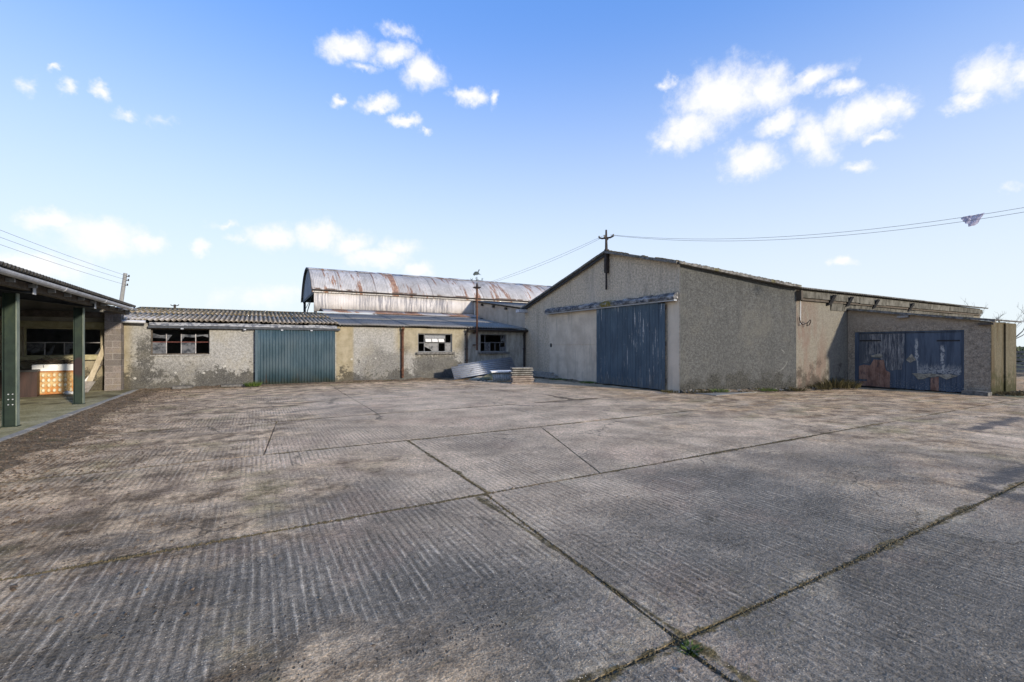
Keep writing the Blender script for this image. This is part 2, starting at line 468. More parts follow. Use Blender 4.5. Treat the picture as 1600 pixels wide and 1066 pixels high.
def block_fn(b):
    n = b.n01(40, 5, .78)
    col = b.mix(n, (.130, .113, .102), (.290, .262, .242))
    col = b.mix(b.m('MULTIPLY', b.n01(2.5, 5, .65, .48, .66), .5), col, (.225, .19, .125))
    col = b.mix(1.0, col, b.mix(b.rnd, g3(.72), g3(1.22, 1, .96, .94)), 'MULTIPLY')
    return col, .95, b.m('MULTIPLY', n, .008)


def mortar_fn(b):
    n = b.noise(30, 4, .7)
    return b.mix(n, (.30, .28, .26), (.46, .44, .42)), .95, b.m('MULTIPLY', n, .004)


def roofold_fn(b):
    rip = b.m('COSINE', b.m('MULTIPLY', b.m('ADD', b.x, 17.1), 2 * math.pi / .17))
    f = b.n01(14, 5, .75)
    col = b.mix(f, (0.149, 0.121, 0.090), (0.348, 0.293, 0.224))
    lich = b.m('MULTIPLY', b.step(rip, -.1, .8), b.n01(3.2, 6, .72, .36, .58))
    col = b.mix(b.m('MULTIPLY', lich, .75), col, (0.596, 0.515, 0.407))
    pale = b.m('MULTIPLY', b.step(b.m('ADD', b.x, b.m('MULTIPLY', f, .5)), -14.4, -15.6), b.step(b.y, 2.2, .8))
    col = b.mix(b.m('MULTIPLY', pale, .6), col, (0.511, 0.482, 0.443))
    ml = b.step(b.m('ADD', b.m('MULTIPLY', b.y, .10), b.n01(2.6, 6, .76)), .62, .95)
    col = b.mix(b.m('MULTIPLY', ml, .85), col, b.mix(b.n01(6, 4), (0.121, 0.077, 0.021), (0.234, 0.172, 0.053)))
    col = b.mix(b.m('MULTIPLY', b.step(rip, .0, -.8), .75), col, (0.064, 0.050, 0.033))
    return col, .95, b.m('MULTIPLY', f, .010)


def roofdark_fn(b):
    col = b.mix(b.step(b.noise(20, 4, .75), .35, .65), (.150, .140, .125), (.300, .280, .250))
    col = b.mix(b.m('MULTIPLY', b.step(b.noise(18, 3, .7, sc=(.6, .6, 1)), .66, .74), .7), col, (.38, .38, .38))
    col = b.mix(b.m('MULTIPLY', b.step(b.noise(1.5, 4), .5, .7), .4), col, (.085, .078, .055))
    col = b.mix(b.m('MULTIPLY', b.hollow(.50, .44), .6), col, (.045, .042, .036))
    return col, .9, b.m('MULTIPLY', b.noise(22, 4, .7), .008)


def roofedge_fn(b):
    col = b.mix(b.step(b.noise(9, 5, .7), .35, .65), (.075, .072, .066), (.235, .225, .205))
    col = b.mix(b.m('MULTIPLY', b.step(b.noise(4, 5, .7), .55, .66), .8), col, (.13, .115, .045))
    return col, .95, b.m('MULTIPLY', b.noise(20, 4, .7), .012)


def rust_common(b, base1, base2, amount, sc=(1, 1, 1), joint=None):
    n = b.n01(30, 4, .7)
    col = b.mix(b.n01(1.6, 6, .72), base1, base2)
    r1 = b.n01(1.0, 6, .70, .30, .70, vec=b.off(11, 4, 2), sc=sc)
    rf = b.m('ADD', r1, b.m('MULTIPLY', b.m('SUBTRACT', b.rnd, .5), .35))
    rm = b.step(rf, .80 - amount, .98 - amount)
    rc = b.mix(b.n01(5, 5, .72), (.155, .055, .022), (.36, .185, .095))
    col = b.mix(b.m('MULTIPLY', rm, .85), col, rc)
    return col, n


def barnroof_fn(b):
    col, n = rust_common(b, (.42, .40, .375), (.56, .535, .51), .14, (1.7, .20, .20))
    col = b.mix(1.0, col, b.mix(b.rnd, g3(.78), g3(1.12, 1, 1, .99)), 'MULTIPLY')
    st = b.n01(2.0, 6, .74, .52, .66, sc=(4, .5, .5))
    col = b.mix(b.m('MULTIPLY', st, .45), col, (.202, 0.176, 0.155))
    ox = b.xyz(b.node('ShaderNodeTexCoord').outputs['Object'])[0]
    col = b.mix(b.m('MULTIPLY', b.step(ox, .055, .025), .6), col, (.125, 0.090, 0.069))
    # laps between courses: rust and soot gathers there
    lap = b.m('MINIMUM', b.m('ABSOLUTE', b.m('SUBTRACT', b.z, 6.30)), b.m('ABSOLUTE', b.m('SUBTRACT', b.z, 4.86)))
    col = b.mix(b.m('MULTIPLY', b.step(lap, .07, .02), b.n01(1.3, 4, .6, .46, .56)), col, (.120, 0.082, 0.060))
    return col, .7, b.m('MULTIPLY', n, .002)


def barnwall_fn(b):
    col = b.mix(b.n01(1.2, 6, .66), (.378, 0.348, 0.318), (.464, 0.434, 0.404))
    ba = b.n01(4.0, 6, .76, .44, .56, sc=(3.0, 1, .2))
    ar = b.n01(.4, 5, .68, .40, .58, sc=(1, 1, .3))
    col = b.mix(b.m('MULTIPLY', b.m('MULTIPLY', ba, ar), .85), col, (.129, 0.127, 0.138))
    col = b.mix(b.m('MULTIPLY', b.n01(3, 5, .72, .62, .70, sc=(2, 1, .3)), .6), col, (.258, 0.155, 0.103))
    col = b.mix(1.0, col, (1.28, 1.30, 1.34), 'MULTIPLY')
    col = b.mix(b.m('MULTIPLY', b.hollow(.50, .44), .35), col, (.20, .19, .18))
    return col, .75, None


def leanroof_fn(b):
    c, n = rust_common(b, (.361, 0.340, 0.318), (.464, 0.439, 0.413), .40, (.7, .25, .25))
    return c, .75, b.m('MULTIPLY', n, .002)


def barnend_fn(b):
    col = b.mix(b.step(b.noise(3, 5, .7, sc=(1, 2, .3)), .40, .62), (.31, .33, .37), (.19, .205, .235))  # grey-blue of the barn's shaded end, put into its colour
    return col, .6, None


def galv_fn(b):
    col = b.mix(b.n01(8, 5, .66), (.44, .46, .495), (.58, .60, .635))
    col = b.mix(b.m('MULTIPLY', b.n01(3, 6, .72, .56, .68), .6), col, (.155, .145, .135))
    col = b.mix(b.m('MULTIPLY', b.hollow(.50, .43), .55), col, (.06, .066, .078))  # dark valley stripes: shade between the corrugations put into the colour
    return col, .5, None


def bluedoor_fn(b):
    n = b.n01(3.0, 6, .72, sc=(1, 1, .25))
    col = b.mix(n, (.044, .068, .090), (.076, .112, .140))
    flake = b.m('MULTIPLY', b.n01(6, 5, .76, .605, .64, sc=(1, 2.2, .13)), b.n01(.8, 4, .55, .36, .52))
    col = b.mix(flake, col, b.mix(b.n01(20, 3), (.36, .36, .35), (.68, .68, .66)))
    flk2 = b.n01(30, 4, .72, .66, .70, sc=(1, 1, .4))
    col = b.mix(b.m('MULTIPLY', flk2, .75), col, (.38, .39, .38))
    wz = b.m('ADD', b.z, b.m('MULTIPLY', b.m('SUBTRACT', b.n01(5, 5, .7, sc=(1, 2, .5)), .5), .5))
    col = b.mix(b.m('MULTIPLY', b.step(wz, .42, .1), .5), col, (.13, .13, .115))
    return col, .7, b.m('SUBTRACT', b.m('MULTIPLY', b.noise(30, 3, .7, sc=(1, 2, .2)), .003), b.m('MULTIPLY', flake, .002))


def tealdoor_fn(b):
    n = b.noise(2.5, 5, .7, sc=(2, 1, .35))
    col = b.mix(b.step(n, .3, .7), (0.022, 0.048, 0.063), (0.045, 0.078, 0.097))
    chalk = b.m('MULTIPLY', b.step(b.noise(5, 5, .75, sc=(2.5, 1, .3)), .55, .72), b.step(b.z, .3, 2.3))
    col = b.mix(b.m('MULTIPLY', chalk, .5), col, (0.138, 0.162, 0.181))
    dots = b.step(b.noise(40, 2, .6), .73, .76)
    col = b.mix(dots, col, (0.344, 0.331, 0.355))
    ft = b.step(b.m('ADD', b.z, b.m('MULTIPLY', b.noise(4, 4), -.7)), -.05, -.36)
    col = b.mix(b.m('MULTIPLY', ft, .6), col, (0.062, 0.063, 0.032))
    rs = b.m('MULTIPLY', b.n01(3.5, 6, .75, .60, .68, sc=(2, 1, .4)), b.step(b.z, 1.3, .2))
    col = b.mix(b.m('MULTIPLY', rs, .6), col, (.12, .065, .035))
    col = b.mix(b.m('MULTIPLY', b.n01(.9, 4, .6, .45, .65, vec=b.off(3, 0, 5)), .35), col, (.075, .10, .11))
    col = b.mix(b.m('MULTIPLY', b.hollow(.50, .44), .6), col, (.012, .020, .024))  # valleys of the door sheet darkened in colour to deepen their shade
    return col, .62, None


def navy_fn(b):
    n = b.noise(4, 5, .7, sc=(1, 2, .2))
    col = b.mix(b.step(n, .3, .7), (.042, .058, .084), (.088, .115, .155))
    sc_ = b.step(b.noise(9, 5, .75, sc=(1, 2, .2)), .60, .70)
    col = b.mix(b.m('MULTIPLY', sc_, .55), col, (.12, .145, .17))
    foot = b.m('MULTIPLY', b.step(b.z, .55, .1), b.step(b.noise(22, 4, .75), .55, .62))
    col = b.mix(b.m('MULTIPLY', foot, .8), col, (.30, .29, .27))
    return col, .7, b.m('MULTIPLY', b.noise(30, 3, .7, sc=(1, 2, .2)), .004)


def greyply_fn(b):
    n = b.n01(7, 7, .84, .42, .64, sc=(1, 3.2, .30))
    col = b.mix(n, (.050, .058, .072), (.33, .325, .315))
    col = b.mix(b.m('MULTIPLY', b.step(b.m('ADD', b.y, b.m('MULTIPLY', b.n01(3, 5), .5)), -12.25, -11.95), .75), col, (.075, .085, .10))
    return col, .8, b.m('MULTIPLY', n, .004)


def redply_fn(b):
    n = b.n01(5, 6, .74, sc=(1, 1, .5))
    col = b.mix(n, (.165, .085, .060), (.34, .205, .15))
    col = b.mix(b.m('MULTIPLY', b.n01(6, 6, .74, .54, .64, sc=(1, 1.5, .4)), .7), col, (.055, .050, .055))
    col = b.mix(b.m('MULTIPLY', b.step(b.m('ABSOLUTE', b.m('SINE', b.m('MULTIPLY', b.y, 22))), .10, .03), .8), col, (.05, .035, .03))
    return col, .85, b.m('MULTIPLY', n, .005)


def navyply_fn(b):
    c, r, h = navy_fn(b)
    wh = b.m('MULTIPLY', b.step(b.m('ABSOLUTE', b.m('ADD', b.m('SUBTRACT', b.y, -14.5), b.m('MULTIPLY', b.m('SUBTRACT', b.noise(9, 3), .5), .16))), .07, .02), b.step(b.m('ABSOLUTE', b.m('SUBTRACT', b.z, 1.1)), .55, .4))
    wh2 = b.m('MULTIPLY', b.step(b.m('ABSOLUTE', b.m('ADD', b.m('SUBTRACT', b.y, -13.80), b.m('MULTIPLY', b.m('SUBTRACT', b.noise(9, 3), .5), .14))), .06, .02), b.step(b.m('ABSOLUTE', b.m('SUBTRACT', b.z, 1.2)), .72, .5))
    lo = b.m('MULTIPLY', b.step(b.m('ADD', b.z, b.m('MULTIPLY', b.noise(10, 3, sc=(1, 2, .3)), -.5)), .75, .5), .7)
    f = b.m('MULTIPLY', b.m('MAXIMUM', b.m('MAXIMUM', wh, wh2), lo), b.step(b.noise(16, 4, .75), .40, .50))
    return b.mix(f, c, (.36, .37, .36)), r, h


def paleply_fn(b):
    n = b.noise(9, 5, .75)
    return b.mix(b.step(n, .35, .65), (.15, .14, .11), (.36, .34, .28)), .85, b.m('MULTIPLY', n, .004)


def hood_fn(b):
    n = b.n01(6, 7, .80, .40, .58, sc=(1, .5, 1))
    col = b.mix(n, (.055, .060, .070), (.40, .39, .38))
    col = b.mix(b.m('MULTIPLY', b.n01(2, 5, .65, .52, .66), .6), col, (.085, .075, .06))
    ms = b.m('MULTIPLY', b.step(b.m('ABSOLUTE', b.m('SUBTRACT', b.y, -6.7)), .5, .2), b.n01(8, 5, .7, .38, .52))
    col = b.mix(ms, col, (.24, .18, .03))
    return col, .85, b.m('MULTIPLY', n, .03)


def fascia_fn(b):
    n = b.noise(8, 6, .78, sc=(.5, 1, 1))
    col = b.mix(b.step(n, .42, .56), (.09, .10, .125), (.30, .31, .33))
    return col, .8, b.m('MULTIPLY', n, .012)


def simple(c1, c2, scale=8.0, rough=.85, bump=.003, sc=None):
    def fn(b):
        n = b.noise(scale, 5, .68, sc=sc)
        col = b.mix(b.step(n, .3, .7), c1, c2)
        col = b.mix(1.0, col, b.mix(b.rnd, g3(.85), g3(1.15)), 'MULTIPLY')
        return col, rough, (b.m('MULTIPLY', n, bump) if bump else None)
    return fn


def column_fn(b):
    n = b.noise(5, 5, .7)
    col = b.mix(b.step(n, .3, .7), (0.005, 0.015, 0.012), (0.013, 0.028, 0.020))
    alg = b.step(b.noise(3, 5, .7, sc=(1, 1, .4)), .50, .68)
    col = b.mix(b.m('MULTIPLY', alg, .65), col, (0.027, 0.042, 0.020))
    d = b.v('LENGTH', b.v('MULTIPLY', b.v('SUBTRACT', b.P, (-16.62, -4.66, 1.03)), (1, 1, .55)))
    col = b.mix(b.m('MULTIPLY', b.step(b.m('ADD', d, b.m('MULTIPLY', b.noise(12, 3), .1)), .22, .16), .8), col, (0.030, 0.012, 0.015))
    return col, .6, b.m('MULTIPLY', n, .002)


def chest_fn(b):
    n = b.n01(2.6, 5, .68, .40, .60)
    col = b.mix(n, (.50, .36, .17), (.44, .185, .04))
    rim = b.step(b.m('ABSOLUTE', b.m('SUBTRACT', b.z, .43)), .30, .36)
    col = b.mix(b.m('MULTIPLY', rim, .9), col, (.34, .12, .03))
    col = b.mix(b.m('MULTIPLY', b.n01(7, 6, .74, .55, .66), .7), col, (.20, .075, .02))
    return col, .6, None


def stud_fn(b):
    n = b.n01(2.2, 5, .68, .44, .64, vec=b.off(2, 0, 1))
    return b.mix(n, (.70, .63, .45), (.60, .36, .11)), .5, None


def glass_fn(b):
    n = b.noise(4, 5, .7)
    return b.mix(b.step(n, .3, .7), (.028, .031, .037), (.12, .125, .135)), b.step(n, .3, .7, .12, .55), None


mat('yard_concrete', yard_fn)
mat('soil', soil_fn)
mat('field', field_fn)
mat('shed_floor', floor_fn)
mat('gable_dash', gable_fn)
mat('canted_dash', canted_fn)
mat('smooth_render', smooth_fn)
mat('link_render', link_fn)
mat('pillar_render', pillar_fn)
mat('cream_dash', cream_fn)
mat('red_render', redwall_fn)
mat('ext_dash', ext_fn)
mat('ext_side', extside_fn)
mat('block', block_fn)
mat('mortar', mortar_fn)
mat('roof_old', roofold_fn)
mat('roof_dark', roofdark_fn)
mat('roof_edge', roofedge_fn)
mat('barn_roof', barnroof_fn, .15, .4)
mat('barn_wall', barnwall_fn, .1, .4)
mat('lean_roof', leanroof_fn, .1)
mat('barn_end', barnend_fn, .3)
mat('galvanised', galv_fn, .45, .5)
mat('blue_door', bluedoor_fn, 0, .35)
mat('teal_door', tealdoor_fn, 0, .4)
mat('navy_door', navy_fn)
mat('grey_ply', greyply_fn)
mat('red_ply', redply_fn)
mat('navy_ply', navyply_fn)
mat('pale_ply', paleply_fn)
mat('hood_felt', hood_fn)
mat('fascia_paint', fascia_fn)
mat('column_green', column_fn, .1, .4)
mat('chest_front', chest_fn)
mat('stud_enamel', stud_fn)
mat('eaves_sheet', simple((.048, .045, .034), (.150, .142, .120), 3.5, .95, .006, (1.5, 1, .8)))
mat('pvc_old', simple((.15, .155, .165), (.30, .31, .325), 7, .6, 0, (3, .5, 3)))
mat('dirty_glass', glass_fn, 0, .5)
mat('roof_black', simple((.028, .027, .025), (.085, .08, .072), 12, .9, .006))
mat('flange_lit', simple((.12, .155, .125), (.27, .30, .235), 4, .7, 0, (1, 1, .3)))  # pale algae tone, with the sunlit look of the flange painted in
mat('pvc', simple((.34, .35, .37), (.50, .51, .53), 6, .5, 0))
mat('steel_dark', simple((.030, .036, .046), (.070, .078, .092), 6, .7, .002))
mat('steel_pale', simple((.30, .32, .35), (.44, .46, .49), 8, .6, 0))
mat('rust_pipe', simple((.052, .024, .015), (.135, .062, .034), 9, .85, .003))
mat('dark_pipe', simple((.018, .015, .014), (.055, .043, .037), 9, .8, .003))
mat('timber_dark', simple((.055, .046, .036), (.12, .10, .08), 9, .9, .004))
mat('timber_grey', simple((.17, .155, .135), (.32, .30, .27), 7, .9, .004, (1, 1, .3)))
mat('timber_pale', simple((.30, .25, .17), (.45, .39, .28), 7, .85, .003, (2, 2, .3)))
mat('white_paint', simple((.62, .62, .60), (.78, .78, .76), 5, .6, .001))
mat('frame_white', simple((.26, .24, .23), (.52, .50, .49), 12, .8, .002))
mat('frame_red', simple((.13, .040, .030), (.22, .080, .065), 14, .8, .002))
mat('frame_grey', simple((.12, .125, .13), (.24, .245, .25), 14, .8, .002))
mat('sill_stone', simple((.075, .072, .066), (.20, .19, .175), 9, .92, .006))
mat('sill_cream', simple((.26, .235, .13), (.38, .35, .22), 6, .9, .005))
mat('inner_wall', simple((.16, .15, .13), (.26, .25, .22), 2, .95, .003))
mat('concrete_pale', simple((.22, .21, .185), (.38, .365, .33), 9, .95, .01))
mat('stone', simple((.12, .11, .095), (.30, .28, .25), 9, .95, .01))
mat('brown_board', simple((.020, .008, .006), (.042, .018, .013), 3, .55, .002, (3, 3, .3)))
mat('black_plastic', simple((.012, .012, .013), (.03, .03, .032), 8, .5, 0))
mat('wire', simple((.07, .07, .075), (.12, .12, .125), 8, .7, 0))
mat('bag_plastic', simple((.60, .58, .63), (.80, .78, .83), 7, .5, .004))
mat('grass', simple((.050, .085, .012), (.120, .170, .030), 9, .8, 0))
mat('dry_grass', simple((.14, .115, .05), (.27, .225, .12), 9, .85, 0))
mat('moss', simple((.060, .048, .024), (.135, .105, .055), 14, .95, 0))
mat('weed', simple((.040, .036, .012), (.105, .085, .035), 10, .9, 0))
mat('leaf_litter', simple((.050, .034, .022), (.24, .175, .115), 3, .9, 0))
mat('twig', simple((.050, .036, .028), (.13, .095, .070), 20, .9, 0))
mat('bark', simple((.085, .080, .070), (.17, .16, .14), 9, .95, .01))
mat('hedge_leaf', simple((.045, .060, .025), (.11, .12, .055), 2, .85, 0))
mat('slate', simple((.10, .095, .085), (.25, .24, .215), 8, .9, .005))
mat('brick_red', simple((.17, .135, .112), (.29, .24, .20), 8, .92, .006))
mat('cement_sheet', simple((.23, .24, .225), (.43, .43, .41), 6, .9, .005))
mat('green_sheet', simple((.12, .118, .060), (.23, .21, .125), 4, .9, .004))
mat('pole_wood', simple((.17, .165, .15), (.27, .26, .24), 9, .9, .004, (2, 2, .2)))
mat('porcelain', simple((.30, .28, .26), (.5, .48, .45), 9, .4, 0))
mat('vane_copper', simple((.040, .055, .055), (.085, .105, .10), 9, .7, 0))


bm0 = MATS['bag_plastic']
bt_ = bm0.node_tree
bp0 = next(n for n in bt_.nodes if n.type == 'BSDF_PRINCIPLED')
bo0 = next(n for n in bt_.nodes if n.type == 'OUTPUT_MATERIAL')
btr = bt_.nodes.new('ShaderNodeBsdfTranslucent')
btr.inputs[0].default_value = (.78, .76, .84, 1)
bmx = bt_.nodes.new('ShaderNodeMixShader')
bmx.inputs[0].default_value = .6
bt_.links.new(bp0.outputs[0], bmx.inputs[1])
bt_.links.new(btr.outputs[0], bmx.inputs[2])
bt_.links.new(bmx.outputs[0], bo0.inputs[0])

# ------------------------------------------------------------------ mesh helpers
def V(*a):
    return Vector(a)


def world_loc(o):
    l = Vector((0, 0, 0))
    while o is not None:
        l += o.location
        o = o.parent
    return l


class MB:
    def __init__(s):
        s.v = []
        s.f = []

    def add(s, vs, fs):
        o = len(s.v)
        s.v += [tuple(p) for p in vs]
        s.f += [tuple(i + o for i in f) for f in fs]
        return s

    def box(s, x0, x1, y0, y1, z0, z1):
        vs = [(x, y, z) for x in (x0, x1) for y in (y0, y1) for z in (z0, z1)]
        return s.add(vs, [(0, 1, 3, 2), (4, 6, 7, 5), (0, 4, 5, 1), (2, 3, 7, 6), (0, 2, 6, 4), (1, 5, 7, 3)])

    def obox(s, c, ax, ay, az):
        c, ax, ay, az = Vector(c), Vector(ax), Vector(ay), Vector(az)
        vs = [c + ax * i + ay * j + az * k for i in (-1, 1) for j in (-1, 1) for k in (-1, 1)]
        fs = [(0, 1, 3, 2), (4, 6, 7, 5), (0, 4, 5, 1), (2, 3, 7, 6), (0, 2, 6, 4), (1, 5, 7, 3)]
        if ax.cross(ay).dot(az) < 0:
            fs = [f[::-1] for f in fs]
        return s.add(vs, fs)

    def prism(s, pts, ext):
        pts = [Vector(p) for p in pts]
        ext = Vector(ext)
        n = len(pts)
        nor = Vector((0, 0, 0))
        for i in range(n):
            nor += pts[i].cross(pts[(i + 1) % n])
        if nor.dot(ext) > 0:
            pts = pts[::-1]
        vs = pts + [p + ext for p in pts]
        fs = [tuple(range(n)), tuple(range(2 * n - 1, n - 1, -1))]
        fs += [((i + 1) % n, i, n + i, n + (i + 1) % n) for i in range(n)]
        return s.add(vs, fs)

    def tube(s, pts, r, n=6, r2=None, cap=True):
        pts = [Vector(p) for p in pts]
        m = len(pts)
        vs = []
        up = None
        for i, p in enumerate(pts):
            d = (pts[min(i + 1, m - 1)] - pts[max(i - 1, 0)])
            if d.length < 1e-9:
                d = Vector((0, 0, 1))
            d.normalize()
            if up is None:
                up = Vector((0, 0, 1)) if abs(d.z) < .9 else Vector((1, 0, 0))
            a = d.cross(up).normalized()
            bb = a.cross(d).normalized()
            rr = r if r2 is None else r + (r2 - r) * i / max(1, m - 1)
            for k in range(n):
                t = 2 * math.pi * k / n
                vs.append(p + a * math.cos(t) * rr + bb * math.sin(t) * rr)
        fs = []
        for i in range(m - 1):
            for k in range(n):
                fs.append((i * n + k, i * n + (k + 1) % n, (i + 1) * n + (k + 1) % n, (i + 1) * n + k))
        if cap:
            fs.append(tuple(range(n - 1, -1, -1)))
            fs.append(tuple(range((m - 1) * n, m * n)))
        return s.add(vs, fs)

    def corr(s, path, Wd, width, pitch, amp, seg=6, th=.007, phase=0.0):
        """corrugated sheet: path = [(point, normal)...] along the ridges, Wd = unit vector across"""
        Wd = Vector(Wd)
        nx = max(2, int(round(width / pitch * seg)))
        rows = len(path)
        vs = []
        for side in (0, 1):
            for (p, n) in path:
                p, n = Vector(p), Vector(n)
                for i in range(nx + 1):
                    w = width * i / nx
                    h = amp * math.cos(2 * math.pi * w / pitch + phase)
                    vs.append(p + Wd * w + n * (h - side * th))
        c = nx + 1
        off = rows * c
        fs = []
        for j in range(rows - 1):
            for i in range(nx):
                a = j * c + i
                fs.append((a, a + 1, a + c + 1, a + c))
                fs.append((off + a, off + a + c, off + a + c + 1, off + a + 1))
        for i in range(nx):
            fs.append((i, off + i, off + i + 1, i + 1))
            a = (rows - 1) * c + i
            fs.append((a, a + 1, off + a + 1, off + a))
        for j in range(rows - 1):
            a = j * c
            fs.append((a, a + c, off + a + c, off + a))
            a = j * c + nx
            fs.append((a, off + a, off + a + c, a + c))
        return s.add(vs, fs)

    def blob(s, c, rx, ry, rz, seed=0, rough=.25, nu=7, nv=5):
        c = Vector(c)
        vs = []
        for j in range(nv + 1):
            ph = math.pi * j / nv
            for i in range(nu):
                t = 2 * math.pi * i / nu
                d = Vector((math.sin(ph) * math.cos(t), math.sin(ph) * math.sin(t), math.cos(ph)))
                k = 1 + rough * mn.noise(d * 1.7 + Vector((seed * 3.1, seed, 0)))
                vs.append(c + Vector((d.x * rx, d.y * ry, d.z * rz)) * k)
        fs = []
        for j in range(nv):
            for i in range(nu):
                a, bq = j * nu + i, j * nu + (i + 1) % nu
                fs.append((a, a + nu, bq + nu, bq))
        return s.add(vs, fs)

    def mesh(s, name, m, smooth=False, off=Vector((0, 0, 0))):
        me = bpy.data.meshes.new(name)
        me.from_pydata([(a - off.x, b_ - off.y, c - off.z) for a, b_, c in s.v], [], s.f)
        me.materials.append(MATS[m])
        if smooth:
            me.polygons.foreach_set('use_smooth', [True] * len(me.polygons))
        me.update()
        return me

    def build(s, name, m, parent=None, smooth=False, at=None):
        """world coordinates in; becomes one object"""
        base = Vector(at) if at is not None else (world_loc(parent) if parent else Vector((0, 0, 0)))
        o = bpy.data.objects.new(name, s.mesh(name, m, smooth, base))
        if parent:
            o.parent = parent
            if at is not None:
                o.location = base - world_loc(parent)
        else:
            o.location = base
        COL.objects.link(o)
        return o


def tag(o, label=None, cat=None, group=None, kind=None):
    if label: o['label'] = label
    if cat: o['category'] = cat
    if group: o['group'] = group
    if kind: o['kind'] = kind
    return o


def thing(name, loc, label, cat, group=None):
    o = bpy.data.objects.new(name, None)
    o.location = loc
    o.empty_display_size = .3
    COL.objects.link(o)
    return tag(o, label, cat, group)


def inst(name, mesh, parent, wloc, rot=None):
    o = bpy.data.objects.new(name, mesh)
    if parent:
        o.parent = parent
        o.location = Vector(wloc) - world_loc(parent)
    else:
        o.location = wloc
    if rot is not None:
        o.rotation_euler = rot
    COL.objects.link(o)
    return o


def wall_open(axis, pos, th, u0, u1, z0, z1, holes):
    """wall with rectangular openings; axis 'y': plane y=pos..pos+th spanned by x; axis 'x': plane x=pos.. spanned by y"""
    mb = MB()
    us = sorted({u0, u1, *[h[0] for h in holes], *[h[1] for h in holes]})
    zs = sorted({z0, z1, *[h[2] for h in holes], *[h[3] for h in holes]})

    def solid(i, j):
        if i < 0 or j < 0 or i >= len(us) - 1 or j >= len(zs) - 1:
            return False
        cu, cz = (us[i] + us[i + 1]) / 2, (zs[j] + zs[j + 1]) / 2
        return not any(h[0] < cu < h[1] and h[2] < cz < h[3] for h in holes)

    def pt(u, d, z):
        return (u, pos + d, z) if axis == 'y' else (pos + d, u, z)

    def quad(a, b_, c, d):
        mb.add([a, b_, c, d], [(0, 1, 2, 3) if axis == 'y' else (3, 2, 1, 0)])
    for i in range(len(us) - 1):
        for j in range(len(zs) - 1):
            if not solid(i, j):
                continue
            a, b_, c, d = us[i], us[i + 1], zs[j], zs[j + 1]
            quad(pt(a, 0, c), pt(b_, 0, c), pt(b_, 0, d), pt(a, 0, d))
            quad(pt(b_, th, c), pt(a, th, c), pt(a, th, d), pt(b_, th, d))
            if not solid(i - 1, j): quad(pt(a, th, c), pt(a, 0, c), pt(a, 0, d), pt(a, th, d))
            if not solid(i + 1, j): quad(pt(b_, 0, c), pt(b_, th, c), pt(b_, th, d), pt(b_, 0, d))
            if not solid(i, j - 1): quad(pt(a, th, c), pt(b_, th, c), pt(b_, 0, c), pt(a, 0, c))
            if not solid(i, j + 1): quad(pt(a, 0, d), pt(b_, 0, d), pt(b_, th, d), pt(a, th, d))
    return mb


def nz(x, y, s=1.0, o=0.0):
    return mn.noise(Vector((x * s + o, y * s - o, o * .7)))


# ------------------------------------------------------------------ ground
def grid(x0, x1, y0, y1, nx, ny, fz):
    mb = MB()
    vs = [(x0 + (x1 - x0) * i / nx, y0 + (y1 - y0) * j / ny) for j in range(ny + 1) for i in range(nx + 1)]
    mb.add([(x, y, fz(x, y)) for x, y in vs],
           [(j * (nx + 1) + i, j * (nx + 1) + i + 1, (j + 1) * (nx + 1) + i + 1, (j + 1) * (nx + 1) + i) for j in range(ny) for i in range(nx)])
    return mb


tag(grid(-900, 900, -900, 900, 24, 24, lambda x, y: -.09).build('ground', 'field'), 'rough grass land beyond the farm buildings', 'ground', kind='structure')
tag(grid(-17.5, 27, -40, 0.6, 6, 6, lambda x, y: -.009).build('soil_bed', 'soil'), 'dark soil showing in the joints between the slabs', 'soil', kind='structure')

yard = thing('yard', (-8, -12, 0), 'ridged grey concrete farm yard cast in large slabs', 'yard')
yard['kind'] = 'structure'
EDGE = [-40, -34.5, -31.4, -28.4, -25.4, -22.3, -19.15, -16.42, -13.28, -10.05, -6.9, -3.7, -.42]
JOINTS = {
    0: [-9, -2, 6], 1: [-11, -4, 5], 2: [-9.6, -3, 5], 3: [-12, -5, 3], 4: [-10.2, -3.4, 4.5],
    5: [-10.55, (-4.1, -4.2), 3.6, 11, 18.5],
    6: [(-10.52, -10.36), (-2.2, -2.1), 5.5, 13, 20],
    7: [(-10.33, -10.28), (-8.75, -7.62), (-1.2, -1.1), 6.4, 14, 21],
    8: [(-12.42, -12.14), (-6.9, -6.8), (-.9, -.8), 6],
    9: [(-10.03, -10.0), (-4.3, -4.2)],
    10: [(-10.0, -9.95), (-5.1, -5.05)],
    11: [(-9.92, -9.88), (-4.6, -4.6)],
}
GAP = .008


